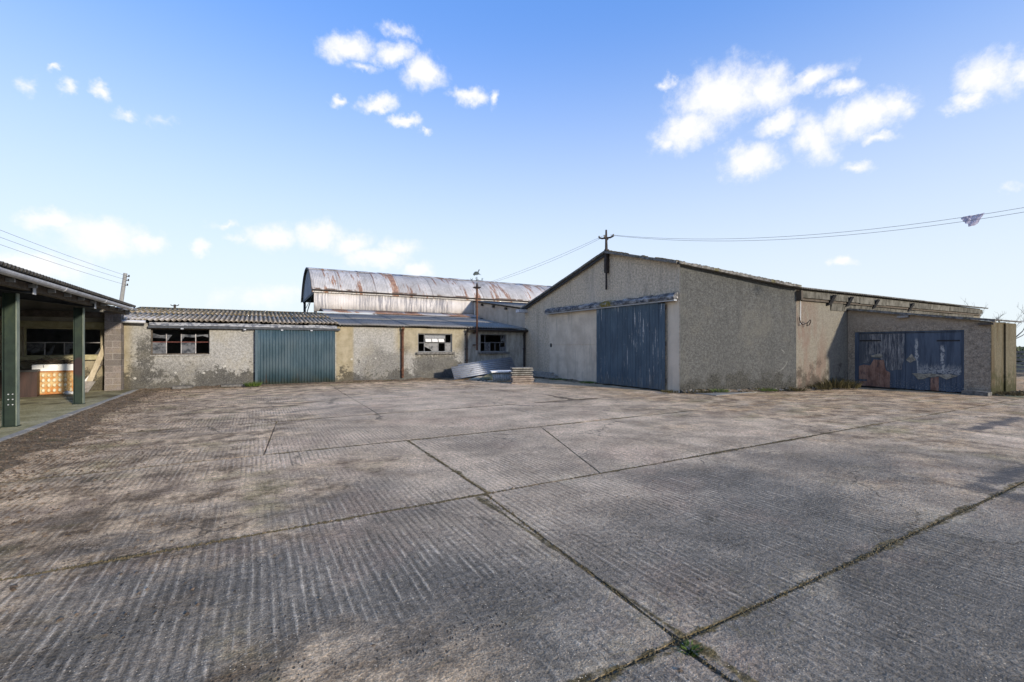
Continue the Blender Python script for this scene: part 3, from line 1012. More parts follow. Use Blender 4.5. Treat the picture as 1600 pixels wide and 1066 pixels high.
def slab(x00, x10, x01, x11, y0, y1):
    """x00..x10 on the near edge, x01..x11 on the far edge"""
    ln = max(x10 - x00, x11 - x01)
    nx = max(3, min(40, int(ln / .22)))
    ny = max(3, int((y1 - y0) / .22))
    if y1 < -22.4:
        nx, ny = max(2, nx // 5), max(2, ny // 5)
    mb = MB()
    top = []
    for j in range(ny + 1):
        t = j / ny
        y = y0 + (y1 - y0) * t
        for i in range(nx + 1):
            s_ = i / nx
            xa, xb = x00 + (x01 - x00) * t, x10 + (x11 - x10) * t
            x = xa + (xb - xa) * s_
            e = i in (0, nx) or j in (0, ny)
            jx = jy = 0
            z = .010 * nz(x, y, .35) + .004 * nz(x, y, 1.7, 3)
            if e:
                k = nz(x, y, 2.6, 9) * .016 + nz(x, y, 9, 5) * .010
                if i == 0: jx = abs(k)
                if i == nx: jx = -abs(k)
                if j == 0: jy = abs(k)
                if j == ny: jy = -abs(k)
                z -= .004
            top.append((x + jx, y + jy, z))
    c = nx + 1
    fs = [(j * c + i, j * c + i + 1, (j + 1) * c + i + 1, (j + 1) * c + i) for j in range(ny) for i in range(nx)]
    rim = [i for i in range(c)] + [j * c + nx for j in range(1, ny + 1)] + [ny * c + i for i in range(nx - 1, -1, -1)] + [j * c for j in range(ny - 1, 0, -1)]
    bot = [(top[r][0], top[r][1], -.06) for r in rim]
    n = len(rim)
    o = len(top)
    fs += [(rim[(k + 1) % n], rim[k], o + k, o + (k + 1) % n) for k in range(n)]
    mb.add(top + bot, fs)
    return mb


for k in range(12):
    y0, y1 = EDGE[k] + GAP, EDGE[k + 1] - GAP
    xr = 0.0 if k >= 9 else (7.7 if k == 8 else 26.0)
    xl = -15.6
    js = [j if isinstance(j, tuple) else (j, j) for j in JOINTS[k]]
    js = [(xl, xl)] + [j for j in js if j[0] < xr - .5] + [(xr, xr)]
    for (a, b_) in zip(js[:-1], js[1:]):
        cx, cy = (a[0] + b_[0]) / 2, (y0 + y1) / 2
        slab(a[0] + GAP, b_[0] - GAP, a[1] + GAP, b_[1] - GAP, y0, y1).build('slab', 'yard_concrete', yard, at=(cx, cy, 0))


def berm(name, x0, x1, y0, y1, fz, label, m='soil', step=.11):
    nx, ny = int((x1 - x0) / step), int((y1 - y0) / step)
    return tag(grid(x0, x1, y0, y1, nx, ny, fz).build(name, m, smooth=True), label, 'soil', kind='structure')


def zshed(x, y):
    d = (x + 16.15) / 1.35           # 0 at the kerb, 1 out on the slabs
    n = nz(x, y, 1.1, 2) * .5 + nz(x, y, 4.5, 7) * .3
    return .040 - .075 * d + .045 * n - (.05 if d > .95 else 0)


berm('soil_strip', -16.22, -14.2, -18.5, -.1, zshed, 'dark strip of soil and leaf mould along the open shed floor')


def zwall(x, y):
    d = (.02 - y) / .75
    return .05 - .09 * d + .06 * nz(x, y, 1.3, 4) + .03 * nz(x, y, 6, 1) - (.04 if y < -.66 else 0)


berm('wall_foot_soil', -16.4, -.05, -.78, .02, zwall, 'mossy soil piled against the foot of the low outbuilding', step=.09)


def zgab(x, y):
    d = (.02 - x) / .9
    return .05 - .085 * d + .05 * nz(x, y, 1.3, 4) + .02 * nz(x, y, 6, 1) - (.05 if y < -5.6 else 0) - (.04 if x < -.85 else 0)


berm('corner_soil', -.95, .02, -6.2, -.1, zgab, 'mossy soil at the foot of the gable left of the blue door', step=.1)


def zcan(x, y):
    # along the canted wall from (0,-10.2) to (4.3,-11.66), then the reddish side wall
    if x < 4.3:
        d = (-(y + 10.2) - x * .3395) / .75
    else:
        d = (-11.66 - y) / .6
    return .085 - .12 * d + .07 * nz(x, y, 1.3, 4) + .03 * nz(x, y, 6, 1) - (.05 if d > .9 or d < -.4 else 0)


berm('canted_foot_soil', .1, 7.7, -12.55, -10.2, zcan, 'weedy soil at the foot of the canted pebbledash wall', step=.1)
tag(grid(7.9, 24, -19.5, -15.74, 30, 8, lambda x, y: .012 + .01 * nz(x, y, 1.1)).build('side_path', 'shed_floor', smooth=True), 'pale mossy concrete path beside the small garage', 'path', kind='structure')
tag(MB().box(-23.5, -16.2, -24, -.02, -.08, .045).build('shed_floor', 'shed_floor'), 'green tinged concrete floor of the open shed', 'floor', kind='structure')
km = MB()
yy = -24.0
while yy < -.5:
    l = min(R.uniform(.9, 1.6), -.42 - yy)
    km.box(-16.26, -16.13, yy + .006, yy + l - .006, -.06, .052 + R.uniform(-.006, .006))
    yy += l
tag(km.build('kerb', 'concrete_pale'), 'narrow pale kerb edging the open shed floor', 'kerb', kind='structure')

# ------------------------------------------------------------------ low outbuilding
low = thing('low_outbuilding', (-9.5, 0, 0), 'long low cream rendered outbuilding with corrugated roof and teal door', 'outbuilding')
W1 = (-15.86, -14.07, 1.26, 2.23)
W2 = (-5.87, -4.15, 1.28, 2.17)
W3 = (-2.64, -1.13, 1.27, 2.18)
WS = (-19.18, -17.24, 1.24, 2.20)
wall_open('y', 0, .22, -22.6, -3.4, -.06, 2.42, [W1, W2, WS, (-12.3, -9.75, -.06, 2.2)]).build('wall', 'cream_dash', low)
wall_open('y', -.03, .25, -3.397, -.02, -.06, 2.38, [W3]).build('wall', 'cream_dash', low)
mb = MB().box(-22.6, 0.0, 5.35, 5.5, -.06, 3.2)
mb.box(-22.8, -22.6, .0, 5.5, -.06, 3.2)
mb.build('back_wall', 'inner_wall', low)
mb = MB().prism([(-.21, .23, -.06), (-.21, 5.34, -.06), (-.21, 5.34, 3.2), (-.21, .23, 2.4)], (.2, 0, 0))
mb.build('cross_wall', 'inner_wall', low)
mb = MB().prism([(-9.4, .23, -.06), (-9.4, 5.34, -.06), (-9.4, 5.34, 3.2), (-9.4, .23, 2.4)], (.2, 0, 0))
mb.build('cross_wall', 'inner_wall', low)
MB().box(-22.6, 0, .22, 5.35, -.07, .01).build('inner_floor', 'inner_wall', low)

slope = (3.30 - 2.50) / 5.75
nrm = Vector((0, -slope, 1)).normalized()


def roof_path(ya, yb, lift=0.0, n=4, sag=.0):
    out = []
    for i in range(n):
        t = i / (n - 1)
        y = ya + (yb - ya) * t
        out.append((Vector((0, y, 2.50 + (y + .28) * slope + lift - sag * math.sin(math.pi * t))), nrm))
    return out


def roof_row(xa, xb, wd, m, parent, ya=-.28, yb=5.5, lift=0.0, pitch=.146, amp=.028):
    """two courses of overlapping big-ripple sheets"""
    x = xa
    while x < xb - .2:
        w = min(wd, xb - x)
        dz = R.uniform(-.010, .012)
        y0 = ya + R.uniform(-.03, .03)
        for (p0, p1, l2) in ((y0, 2.75, .0), (2.6, yb, .012)):
            path = [(p + Vector((x, 0, dz + l2 + lift)), n) for p, n in roof_path(p0, p1)]
            MB().corr(path, (1, 0, 0), w, pitch, amp, 6, .008).build('roof_sheet', m, parent, smooth=True)
        x += wd


roof_row(-17.1, -9.45, 1.02, 'roof_old', low, lift=.02, pitch=.17, amp=.036)
roof_row(-9.45, -.02, 1.022, 'roof_dark', low)
roof_row(-22.6, -17.1, 1.1, 'roof_dark', low, ya=.25)
rid_ = MB()
x = -17.1
while x < -.1:
    w = min(1.1, -.05 - x)
    MB().prism([(x, 5.38, 3.30), (x, 5.5, 3.37), (x, 5.66, 3.36), (x, 5.72, 3.26), (x, 5.6, 3.26), (x, 5.5, 3.30)], (w - .015, 0, 0)).build('ridge_piece', 'roof_old' if x < -9.5 else 'roof_dark', low)
    x += 1.1
# fascia over the door, with the sliding track under it
fb = MB()
x = -15.86
while x < -9.52:
    w = min(.35, -9.5 - x)
    d = R.uniform(-.012, .012)
    fb.box(x, x + w - .002, -.235 + d * .4, -.15, 2.33 + R.uniform(-.01, .008), 2.445 + R.uniform(-.012, .012))
    x += .35
fb.build('fascia_board', 'fascia_paint', low)
MB().box(-15.9, -9.36, -.20, -.06, 2.24, 2.325).build('door_track', 'steel_dark', low)
for x in (-14.9, -12.9, -11.6, -10.5):
    MB().box(x - .04, x + .04, -.215, -.05, 2.20, 2.245).build('track_bracket', 'steel_pale', low)
gt = MB()
gt.tube([(-17.0, -.30, 2.455), (-15.95, -.30, 2.44)], .055, 10)
gt.build('gutter', 'pvc', low, smooth=True)
gt = MB()
gt.tube([(-3.42, -.36, 2.395), (-.03, -.36, 2.37)], .045, 8)
gt.build('gutter', 'dark_pipe', low, smooth=True)
MB().box(-3.4, -.02, -.30, -.032, 2.30, 2.36).build('eaves_board', 'timber_dark', low)

# sliding door of corrugated sheet
dr = MB()
dpath = [(Vector((-12.55, -.15, z)), Vector((0, -1, 0))) for z in (.02, .8, 1.6, 2.22)]
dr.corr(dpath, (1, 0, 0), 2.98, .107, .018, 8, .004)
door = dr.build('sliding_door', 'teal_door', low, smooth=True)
MB().box(-12.55, -12.46, -.185, -.135, .0, 2.2).build('door_edge', 'teal_door', door)
MB().box(-12.55, -9.57, -.175, -.125, -.01, .045).build('bottom_rail', 'timber_dark', door)

# downpipes
for (x, m, z0, z1, r) in ((-6.63, 'rust_pipe', .12, 2.40, .060), (-3.41, 'dark_pipe', .55, 2.38, .055), (-.09, 'dark_pipe', .05, 2.36, .055)):
    p = MB().tube([(x, -.09, z0), (x, -.09, z1 - .18), (x, -.14, z1 - .08), (x, -.24, z1)], r, 8)
    for z in (z0 + .3, 1.4, z1 - .25):
        p.box(x - r - .02, x + r + .02, -.10, -.02, z, z + .05)
    p.build('downpipe', m, low, smooth=False)
tag(low.children[-3], 'rusty brown downpipe')

# concrete band along the foot of the left wall, stones
pb = MB()
x = -15.2
while x < -12.65:
    w = R.uniform(.5, .9)
    if R.random() < .8:
        pb.obox((x + w / 2, -.16, .05), (w / 2 - .02, R.uniform(-.02, .02), 0), (0, .16, 0), (0, 0, .045 + R.uniform(-.01, .02)))
    x += w
pb.build('foot_plinth', 'sill_stone', low)


def shard(pts, y, parent, name='glass_shard', m='dirty_glass'):
    MB().prism([(x, y, z) for x, z in pts], (0, .006, 0)).build(name, m, parent)


def window(rect, vs, hs, m, broken, y=.07, rail=.022, sill=None, mh=None, mo=None):
    x0, x1, z0, z1 = rect
    f = MB()
    f.box(x0, x0 + .04, y, y + .05, z0, z1).box(x1 - .04, x1, y, y + .05, z0, z1)
    f.box(x0 + .04, x1 - .04, y, y + .05, z0, z0 + .04).box(x0 + .04, x1 - .04, y, y + .05, z1 - .04, z1)
    w = f.build('window', mo or m, low)
    for (xx, za, zb) in vs:
        MB().box(xx - rail / 2, xx + rail / 2, y + .006, y + .044, za, zb).build('glazing_bar', m, w)
    for (zz, xa, xb) in hs:
        MB().box(xa, xb, y + .003, y + .047, zz - rail / 2, zz + rail / 2).build('glazing_bar', mh or m, w)
    for pts in broken:
        shard(pts, y + .022, w)
    if sill:
        a, b_, h, m2 = sill
        MB().box(x0 - a, x1 + a, -b_, .10, z0 - h, z0 - .002).build('sill', m2, w)
    return w


x0, x1, z0, z1 = W1
zm = z0 + .47
cx = [x0 + (x1 - x0) * k / 4 for k in range(5)]
w1 = window(W1, [(cx[1], z0 + .04, z1 - .2), (cx[2], z0 + .04, z1 - .2), (cx[3], z0 + .04, z1 - .2)], [(zm, x0 + .04, x1 - .04)], 'frame_white', [
    [(cx[0] + .04, z0 + .04), (cx[1] - .012, z0 + .04), (cx[1] - .012, zm - .012), (cx[0] + .04, zm - .012)],
    [(cx[2] + .012, z0 + .04), (cx[3] - .012, z0 + .04), (cx[3] - .012, zm - .012), (cx[2] + .012, zm - .012)],
    [(cx[0] + .06, zm + .16), (cx[1] - .012, zm + .13), (cx[1] - .012, zm + .26), (cx[0] + .25, zm + .25), (cx[0] + .06, zm + .32)],
    [(cx[1] + .012, zm + .012), (cx[1] + .10, zm + .16), (cx[1] + .17, zm + .26), (cx[1] + .012, zm + .27)],
    [(cx[2] + .012, zm + .04), (cx[2] + .10, zm + .20), (cx[3] - .012, zm + .17), (cx[3] - .012, zm + .27), (cx[2] + .012, zm + .29)],
    [(cx[3] + .012, zm + .2), (cx[3] + .22, zm + .24), (cx[4] - .05, zm + .18), (cx[4] - .05, zm + .30), (cx[3] + .012, zm + .27)],
], mh='frame_red', y=.12, mo='timber_dark')
MB().box(W1[0] - .02, W1[1] + .02, -.04, .05, W1[2] - .05, W1[2] - .002).build('sill', 'cream_dash', w1)
x0, x1, z0, z1 = W2
zm = z0 + .45
w2 = window(W2, [(x0 + .33, z0 + .04, z1 - .04), (x1 - .34, z0 + .04, z1 - .04), (x0 + 1.03, z0 + .04, zm)], [(zm, x0 + .04, x1 - .04)], 'frame_grey', [
    [(x0 + .35, zm - .02), (x0 + .35, zm - .18), (x0 + .66, z0 + .12), (x0 + .70, z0 + .05), (x0 + 1.02, z0 + .05), (x0 + 1.02, zm - .02)],
    [(x1 - .32, z0 + .05), (x1 - .05, z0 + .05), (x1 - .05, zm - .02), (x1 - .32, zm - .02)],
], sill=(.10, .12, .10, 'sill_stone'))
# a hinged top light hanging open
t = MB()
for i in range(3):
    a = x0 + .37 + i * .325
    t.prism([(a, -.02, zm + .04), (a + .29, -.02, zm + .04), (a + .29, .05, zm + .19), (a, .05, zm + .19)], (0, .02, 0))
t.build('hopper_pane', 'white_paint', w2)
MB().prism([(x0 + .35, .052, zm + .20), (x0 + 1.36, .052, zm + .20), (x0 + 1.36, .08, zm + .36), (x0 + .35, .08, zm + .36)], (0, .02, 0)).build('hopper_frame', 'frame_grey', w2)
x0, x1, z0, z1 = W3
zm = z0 + .48
window(W3, [(x0 + .29, z0 + .04, z1 - .04), (x0 + .58, z0 + .04, zm), (x0 + .87, z0 + .04, zm), (x0 + 1.16, z0 + .04, zm), (x1 - .28, zm, z1 - .04)],
       [(zm, x0 + .04, x1 - .04)], 'frame_grey', [
    [(x0 + .30, z0 + .05), (x0 + .57, z0 + .05), (x0 + .57, zm - .02), (x0 + .30, zm - .02)],
    [(x1 - .34, z0 + .05), (x1 - .05, z0 + .05), (x1 - .05, z0 + .26), (x1 - .34, z0 + .24)],
    [(x1 - .27, zm + .1), (x1 - .06, zm + .02), (x1 - .06, z1 - .05), (x1 - .12, z1 - .05)],
], y=.04, sill=(.11, .15, .09, 'sill_stone'))
x0, x1, z0, z1 = WS
zm = z0 + .46
wsx = [x0 + (x1 - x0) * k / 4 for k in range(5)]
window(WS, [(wsx[1], z0 + .04, zm), (wsx[2], z0 + .04, zm), (wsx[3], z0 + .04, zm)], [(zm, x0 + .04, x1 - .04)], 'frame_white', [
    [(wsx[0] + .05, zm - .02), (wsx[0] + .05, z0 + .20), (wsx[0] + .20, z0 + .09), (wsx[0] + .44, z0 + .22), (wsx[1] - .02, zm - .02)],
    [(wsx[1] + .02, z0 + .05), (wsx[1] + .16, z0 + .05), (wsx[1] + .25, z0 + .33), (wsx[1] + .22, z0 + .36)],
    [(wsx[2] + .02, z0 + .05), (wsx[2] + .12, z0 + .05), (wsx[2] + .14, z0 + .24), (wsx[2] + .42, zm - .05), (wsx[2] + .3, zm - .015), (wsx[2] + .02, zm - .015)],
    [(wsx[3] + .3, z0 + .05), (wsx[3] + .45, z0 + .05), (wsx[3] + .45, z0 + .3)],
], sill=(.14, .14, .13, 'sill_cream'), y=.12, mo='sill_cream')

# ------------------------------------------------------------------ big gabled shed
gab = thing('gabled_shed', (0, -6.6, 0), 'large grey pebbledash gabled shed with a dark blue sliding door', 'shed')
RZ = [(.0, 3.57), (-6.59, 5.38), (-10.2, 4.36), (-11.66, 3.66)]
# front wall with the doorway, as polygon columns
fw = MB()
def ztop(y):
    for (ya, za), (yb, zb) in zip(RZ[:-1], RZ[1:]):
        if yb <= y <= ya:
            return za + (zb - za) * (ya - y) / (ya - yb)
    return RZ[-1][1]
DY0, DY1, DZ = -9.55, -6.14, 3.15
fw.prism([(0, 0, -.06), (0, DY1, -.06), (0, DY1, ztop(DY1)), (0, -6.14 + .0, ztop(DY1)), (0, 0, 3.57)], (.25, 0, 0))
fw.prism([(0, DY1, DZ), (0, DY0, DZ), (0, DY0, ztop(DY0)), (0, -6.59, 5.38), (0, DY1, ztop(DY1))], (.25, 0, 0))
fw.prism([(0, DY0, -.06), (0, -10.2, -.06), (0, -10.2, 4.36), (0, DY0, ztop(DY0))], (.25, 0, 0))
fw.build('gable_wall', 'gable_dash', gab)
# canted corner wall
dcan = Vector((4.3, -1.46, 0)).normalized()
ncan = Vector((dcan.y, -dcan.x, 0))        # outward
A0, A1 = V(0, -10.2, 0), V(4.3, -11.66, 0)
MB().prism([A0 + V(0, 0, -.06), A1 + V(0, 0, -.06), A1 + V(0, 0, 3.66), A0 + V(0, 0, 4.36)], -ncan * .25).build('canted_wall', 'canted_dash', gab)
MB().box(4.3, 22.2, -11.655, -11.42, -.06, 3.62).build('side_wall', 'red_render', gab)
mb = MB().box(22.0, 22.2, -11.4, -.26, -.06, 3.5)
mb.box(.26, 22.2, -.25, -.02, -.06, 3.5)
mb.build('back_wall', 'inner_wall', gab)
MB().box(.26, 22, -11.4, -.26, -.08, .015).build('inner_floor', 'inner_wall', gab)
# smooth rendered panels on the face, the whitened jamb, plain strip at the corner
pp = MB()
pp.box(-.008, .004, -6.05, -2.35, .02, 1.62)
pp.build('render_panel', 'smooth_render', gab)
MB().box(-.012, .004, -6.05, -2.35, 1.64, 3.16).build('render_panel', 'smooth_render', gab)
MB().box(-.006, .004, -10.16, -9.68, -.03, 3.15).build('whitened_jamb', 'pillar_render', gab)
# roof: two slopes of sheets; eaves edge scalloped on the side wall, ragged mossy verge on the front
def slope_pts(pa, pb, n=3):
    (ya, za), (yb, zb) = pa, pb
    nn = Vector((0, -(zb - za), (yb - ya))).normalized()
    if nn.z < 0: nn = -nn
    return [(Vector((0, ya + (yb - ya) * i / (n - 1), za + (zb - za) * i / (n - 1))), nn) for i in range(n)]
x = -.10
first = True
while x < 4.2:
    w = 1.46
    tw_ = V(1, 0, -.067).normalized()
    MB().corr([(p + V(x, 0, .06 - .067 * (x + .1)), n) for p, n in slope_pts((.12, 3.53), (-6.59, 5.38))], tw_, w, .146, .025, 6, .008).build('roof_sheet', 'roof_edge', gab, smooth=True)
    MB().corr([(p + V(x, 0, .06 - .067 * (x + .1)), n) for p, n in slope_pts((-6.59, 5.38), (-10.2, 4.36))], tw_, w, .146, .025, 6, .008).build('roof_sheet', 'roof_edge', gab, smooth=True)
    x += w
x = 4.22
while x < 21.6:
    # the long rear roof is laid at a flatter pitch
    MB().corr([(p + V(x, 0, .055 + R.uniform(-.006, .006)), n) for p, n in slope_pts((-6.59, 4.60), (-11.88, 3.585))], (1, 0, 0), 1.022, .146, .027, 6, .009).build('roof_sheet', 'roof_edge', gab, smooth=True)
    MB().corr([(p + V(x, 0, .05), n) for p, n in slope_pts((.12, 3.53), (-6.59, 4.60))], (1, 0, 0), 1.022, .146, .025, 6, .009).build('roof_sheet', 'roof_edge', gab, smooth=True)
    x += 1.022
MB().prism([(4.26, .05, 3.4), (4.26, -6.59, 5.07), (4.26, -10.2, 4.05), (4.26, -11.4, 3.6), (4.26, -6.59, 3.6)], (.05, 0, 0)).build('step_wall', 'inner_wall', gab)
MB().prism([(-.1, -10.2, 4.40), (4.25, -11.82, 3.64), (4.25, -10.2, 4.11)], (0, 0, .035)).build('corner_sheet', 'roof_edge', gab)
# verge capping, built of ragged lengths along the gable and the canted corner
vq = [V(-.14, .12, 3.56), V(-.14, -6.59, 5.41), V(-.14, -10.24, 4.39), V(4.22, -11.82, 3.67)]
for a, b_, rag in ((vq[0], vq[1], .3), (vq[1], vq[2], 1.0), (vq[2], vq[3], 1.0)):
    L = (b_ - a).length
    d = (b_ - a).normalized()
    s_ = 0
    side = V(0, 0, 1).cross(d).normalized()
    up = d.cross(side)
    if up.z < 0: up = -up
    while s_ < L - .05:
        l = min(R.uniform(.35, .9), L - s_)
        c = a + d * (s_ + l / 2) + up * R.uniform(-.008, .012) * rag
        MB().obox(c, d * (l / 2 - .006), side * .09, up * (.035 + .014 * R.random() * rag)).build('verge_piece', 'roof_edge', gab)
        s_ += l
ms = MB()
for k in range(420):
    t = R.random()
    if R.random() < .6:
        p = vq[1].lerp(vq[2], t)
    else:
        p = vq[2].lerp(vq[3], t)
    if nz(p.x * 2, p.y * 2, 1.2) < -.15: continue
    r = R.uniform(.012, .04)
    ms.blob(p + V(R.uniform(-.05, .08), 0, .05), r * 1.6, r * 1.4, r, k, .4, 5, 3)
tag(ms.build('verge_moss', 'moss', gab), kind='stuff')
# timber bargeboard line on the left slope
MB().obox((vq[0] + vq[1]) / 2 + V(.04, 0, -.085), (vq[1] - vq[0]) / 2, V(.03, 0, 0), V(0, .0, .045)).build('barge_board', 'steel_dark', gab)

# hood over the sliding track
hd = MB()
y = -10.14
while y < -2.27:
    l = min(.28, -2.26 - y)
    zt = 3.375 + R.uniform(-.022, .028)
    hd.prism([(-.02, y, 3.19), (-.24, y, 3.17 + R.uniform(-.008, .008)), (-.25, y, 3.27 + R.uniform(-.015, .015)), (-.15, y, zt), (-.02, y, zt + .02)], (0, l - .003, 0))
    y += l
hood = hd.build('track_hood', 'hood_felt', gab)
MB().box(-.20, -.06, -10.12, -2.28, 3.12, 3.165).build('track_rail', 'steel_pale', hood)

# sliding door: 24 vertical boards
sdo = MB().box(-.10, -.055, -9.66, -6.02, .30, .45)
sdo.box(-.10, -.055, -9.66, -6.02, 1.6, 1.75).box(-.10, -.055, -9.66, -6.02, 2.85, 3.0)
sdoor = sdo.build('sliding_door', 'timber_dark', gab)
bw = 3.64 / 26
bm = MB().box(-.013, .013, -bw / 2 + .004, bw / 2 - .004, 0, 3.08)
bmesh_ = bm.mesh('board', 'blue_door')
for k in range(26):
    yb = -6.02 - bw * (k + .5)
    rx = 0
    o = inst('board', bmesh_, sdoor, (-.118 + R.uniform(-.004, .004), yb, .05 + R.uniform(-.015, .015)), (R.uniform(-.001, .001), 0, 0))
    if k >= 24:
        o.scale.z = .985
MB().box(-.02, .02, -2.55, -2.42, 1.52, 1.70).build('vent_hole_dark', 'black_plastic', gab)  # solid black box painted in for the dark of a vent hole
MB().box(.27, .30, -9.8, -5.9, 0, 3.3).build('black_backing', 'black_plastic', gab)  # thin black sheet closing the doorway behind the boards

# low broken plinth at the foot of the canted wall
for k in range(11):
    t = (k + .3) / 11
    if R.random() < .15: continue
    c = A0.lerp(A1, t) + ncan * .10
    MB().blob(c + V(0, 0, .02), R.uniform(.12, .22), R.uniform(.06, .1), R.uniform(.04, .07), k, .7, 8, 5).build('plinth_stone', 'sill_stone', gab)
# eaves of the side wall: fascia panels, wall brackets, purlin ends
x = 4.36
k = 0
while x < 21.5:
    w = 2.25 if k else 1.95
    MB().box(x, x + w - .03, -11.80, -11.73, 3.30 + R.uniform(-.02, .02), 3.545).build('eaves_panel', 'eaves_sheet', gab)
    x += w
    k += 1
for x in (6.45, 7.75, 9.9, 13.2):
    MB().prism([(x - .14, -11.66, 3.10), (x + .14, -11.66, 3.16), (x + .09, -11.86, 3.50), (x - .10, -11.86, 3.50)], (0, -.06, 0)).build('eaves_bracket', 'black_plastic', gab)
x = 6.6
while x < 21:
    w = R.uniform(.8, 1.25)
    MB().obox((x + w / 2, -11.69, 3.07 + R.uniform(-.02, .02)), (w / 2 - .012, 0, 0), (0, .012, R.uniform(0, .004)), (0, -.02, .135 + R.uniform(-.02, .01))).build('eaves_panel', 'eaves_sheet', gab)
    x += w
MB().box(4.34, 22, -11.745, -11.66, 3.22, 3.30).build('wall_plate', 'timber_dark', gab)
MB().box(4.30, 4.42, -11.83, -11.655, 3.22, 3.56).build('eaves_end', 'timber_dark', gab)
MB().tube([(4.5, -11.69, 2.35), (4.52, -11.69, 3.2)], .012, 5).build('conduit', 'white_paint', gab)
iron = MB().tube([(4.42, -11.70, 2.62), (4.44, -11.73, 2.42), (4.50, -11.78, 2.34), (4.66, -11.86, 2.42), (4.82, -11.86, 2.52)], .018, 6)
iron.tube([(4.82, -11.86, 2.52), (4.90, -11.84, 2.46), (4.86, -11.80, 2.34), (4.76, -11.78, 2.30), (4.74, -11.80, 2.40)], .016, 6)
iron.build('iron_hook', 'dark_pipe', gab)
# box gutter stub in the valley by the linking shed
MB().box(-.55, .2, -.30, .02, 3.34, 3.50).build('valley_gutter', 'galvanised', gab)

# ------------------------------------------------------------------ linking shed between gable and barn
lk = thing('linking_shed', (.3, 3.6, 0), 'plain grey rendered wall of the lean-to between barn and gable', 'lean-to')
MB().prism([(.3, .06, -.06), (.3, 7.1, -.06), (.3, 7.1, 4.52), (.3, .06, 3.5)], (.2, 0, 0)).build('wall', 'link_render', lk)
x = .12
while x < 9:
    MB().corr([(V(x, .06, 3.58), V(0, -.14, 1).normalized()), (V(x, 7.15, 4.60), V(0, -.14, 1).normalized())], (1, 0, 0), 1.168, .146, .025, 6, .008).build('roof_sheet', 'roof_edge', lk, smooth=True)
    x += 1.168
for y in (1.0, 2.5, 4.1, 5.7):
    MB().box(.16, .30, y, y + .14, 3.46 + y * .145 - .12, 3.46 + y * .145 + .02).build('purlin_end', 'timber_dark', lk)
MB().box(.27, .297, 7.0, 7.12, 3.3, 4.5).build('corner_strip', 'white_paint', lk)

# ------------------------------------------------------------------ round roofed barn
barn = thing('round_roof_barn', (-9.6, 10.5, 0), 'tall round roofed barn of rust streaked corrugated iron behind the low outbuilding', 'barn')
BX0, BX1, BY0, BY1, BE, BA = -9.65, 15.0, 7.2, 13.9, 4.80, 6.47
hw = (BY1 - BY0) / 2
rise = BA - BE
rr_ = (hw * hw + rise * rise) / (2 * rise)
cz = BA - rr_
cyb = (BY0 + BY1) / 2
amax = math.asin((hw + .12) / rr_)


def arc(a):
    return Vector((0, cyb + rr_ * math.sin(a), cz + rr_ * math.cos(a))), Vector((0, math.sin(a), math.cos(a)))


SW = .72
courses = [(-amax, -amax * .30, .0), (-amax * .36, amax * .30, .012), (amax * .24, amax, .0)]
cmesh = []
for (a0, a1, lift) in courses:
    m_ = MB()
    path = []
    for i in range(8):
        p, n = arc(a0 + (a1 - a0) * i / 7)
        path.append((p + n * lift, n))
    m_.corr(path, (1, 0, 0), SW + .03, .09, .014, 5, .004)
    cmesh.append(m_.mesh('roof_sheet', 'barn_roof', True))
x = BX0 - .12
while x < BX1:
    for cm in cmesh:
        inst('roof_sheet', cm, barn, (x, R.uniform(-.006, .006), R.uniform(-.012, .012)))
    x += SW
wm = MB().corr([(V(0, BY0 - .02, z), V(0, -1, 0)) for z in (3.55, 4.1, 4.70)], (1, 0, 0), SW + .03, .09, .012, 5, .004).mesh('wall_sheet', 'barn_wall', True)
x = BX0
while x < BX1 - .5:
    inst('wall_sheet', wm, barn, (x, R.uniform(-.005, .005), R.uniform(-.02, .01)))
    x += SW
MB().tube([(BX0 - .1, BY0 - .10, BE - .04), (BX1, BY0 - .10, BE - .04)], .05, 6).build('eaves_gutter', 'dark_pipe', barn)
x = BX0 + .02
for a0, a1 in [(-amax, -amax * .42), (-amax * .42, .1), (.1, amax * .55), (amax * .55, amax)]:
    pts = [arc(a0 + (a1 - a0) * i / 6)[0] for i in range(7)]
    ysa, ysb = pts[0].y, pts[-1].y
    m_ = MB()
    n_ = max(4, int((ysb - ysa) / .018))
    vs, fs = [], []
    for i in range(n_ + 1):
        y = ysa + (ysb - ysa) * i / n_
        s_ = max(-.999, min(.999, (y - cyb) / rr_))
        zt = cz + rr_ * math.sqrt(1 - s_ * s_) - .01
        dx_ = .011 * math.cos(2 * math.pi * y / .09)
        vs += [(BX0 + dx_, y, min(BE - .12, zt - .03)), (BX0 + dx_, y, zt)]
    fs = [(2 * i, 2 * i + 1, 2 * i + 3, 2 * i + 2) for i in range(n_)]
    m_.add(vs, fs)
    m_.add([(a + .01, b_, c) for a, b_, c in vs], [f[::-1] for f in fs])
    m_.build('end_sheet', 'barn_end', barn, smooth=True)
m_ = MB()
pr = [arc(-amax + 2 * amax * i / 24) for i in range(25)]
for (p, n), (p2, n2) in zip(pr[:-1], pr[1:]):
    m_.obox((p + p2) / 2 + V(BX0 - .13, 0, -.03), V(.015, 0, 0), (p2 - p) / 2 * 1.03, ((n + n2) / 2) * .05)
m_.build('end_trim', 'steel_dark', barn)
MB().box(BX0 - .03, BX0 + .05, BY0, BY1, BE - .26, BE - .11).build('tie_beam', 'steel_dark', barn)
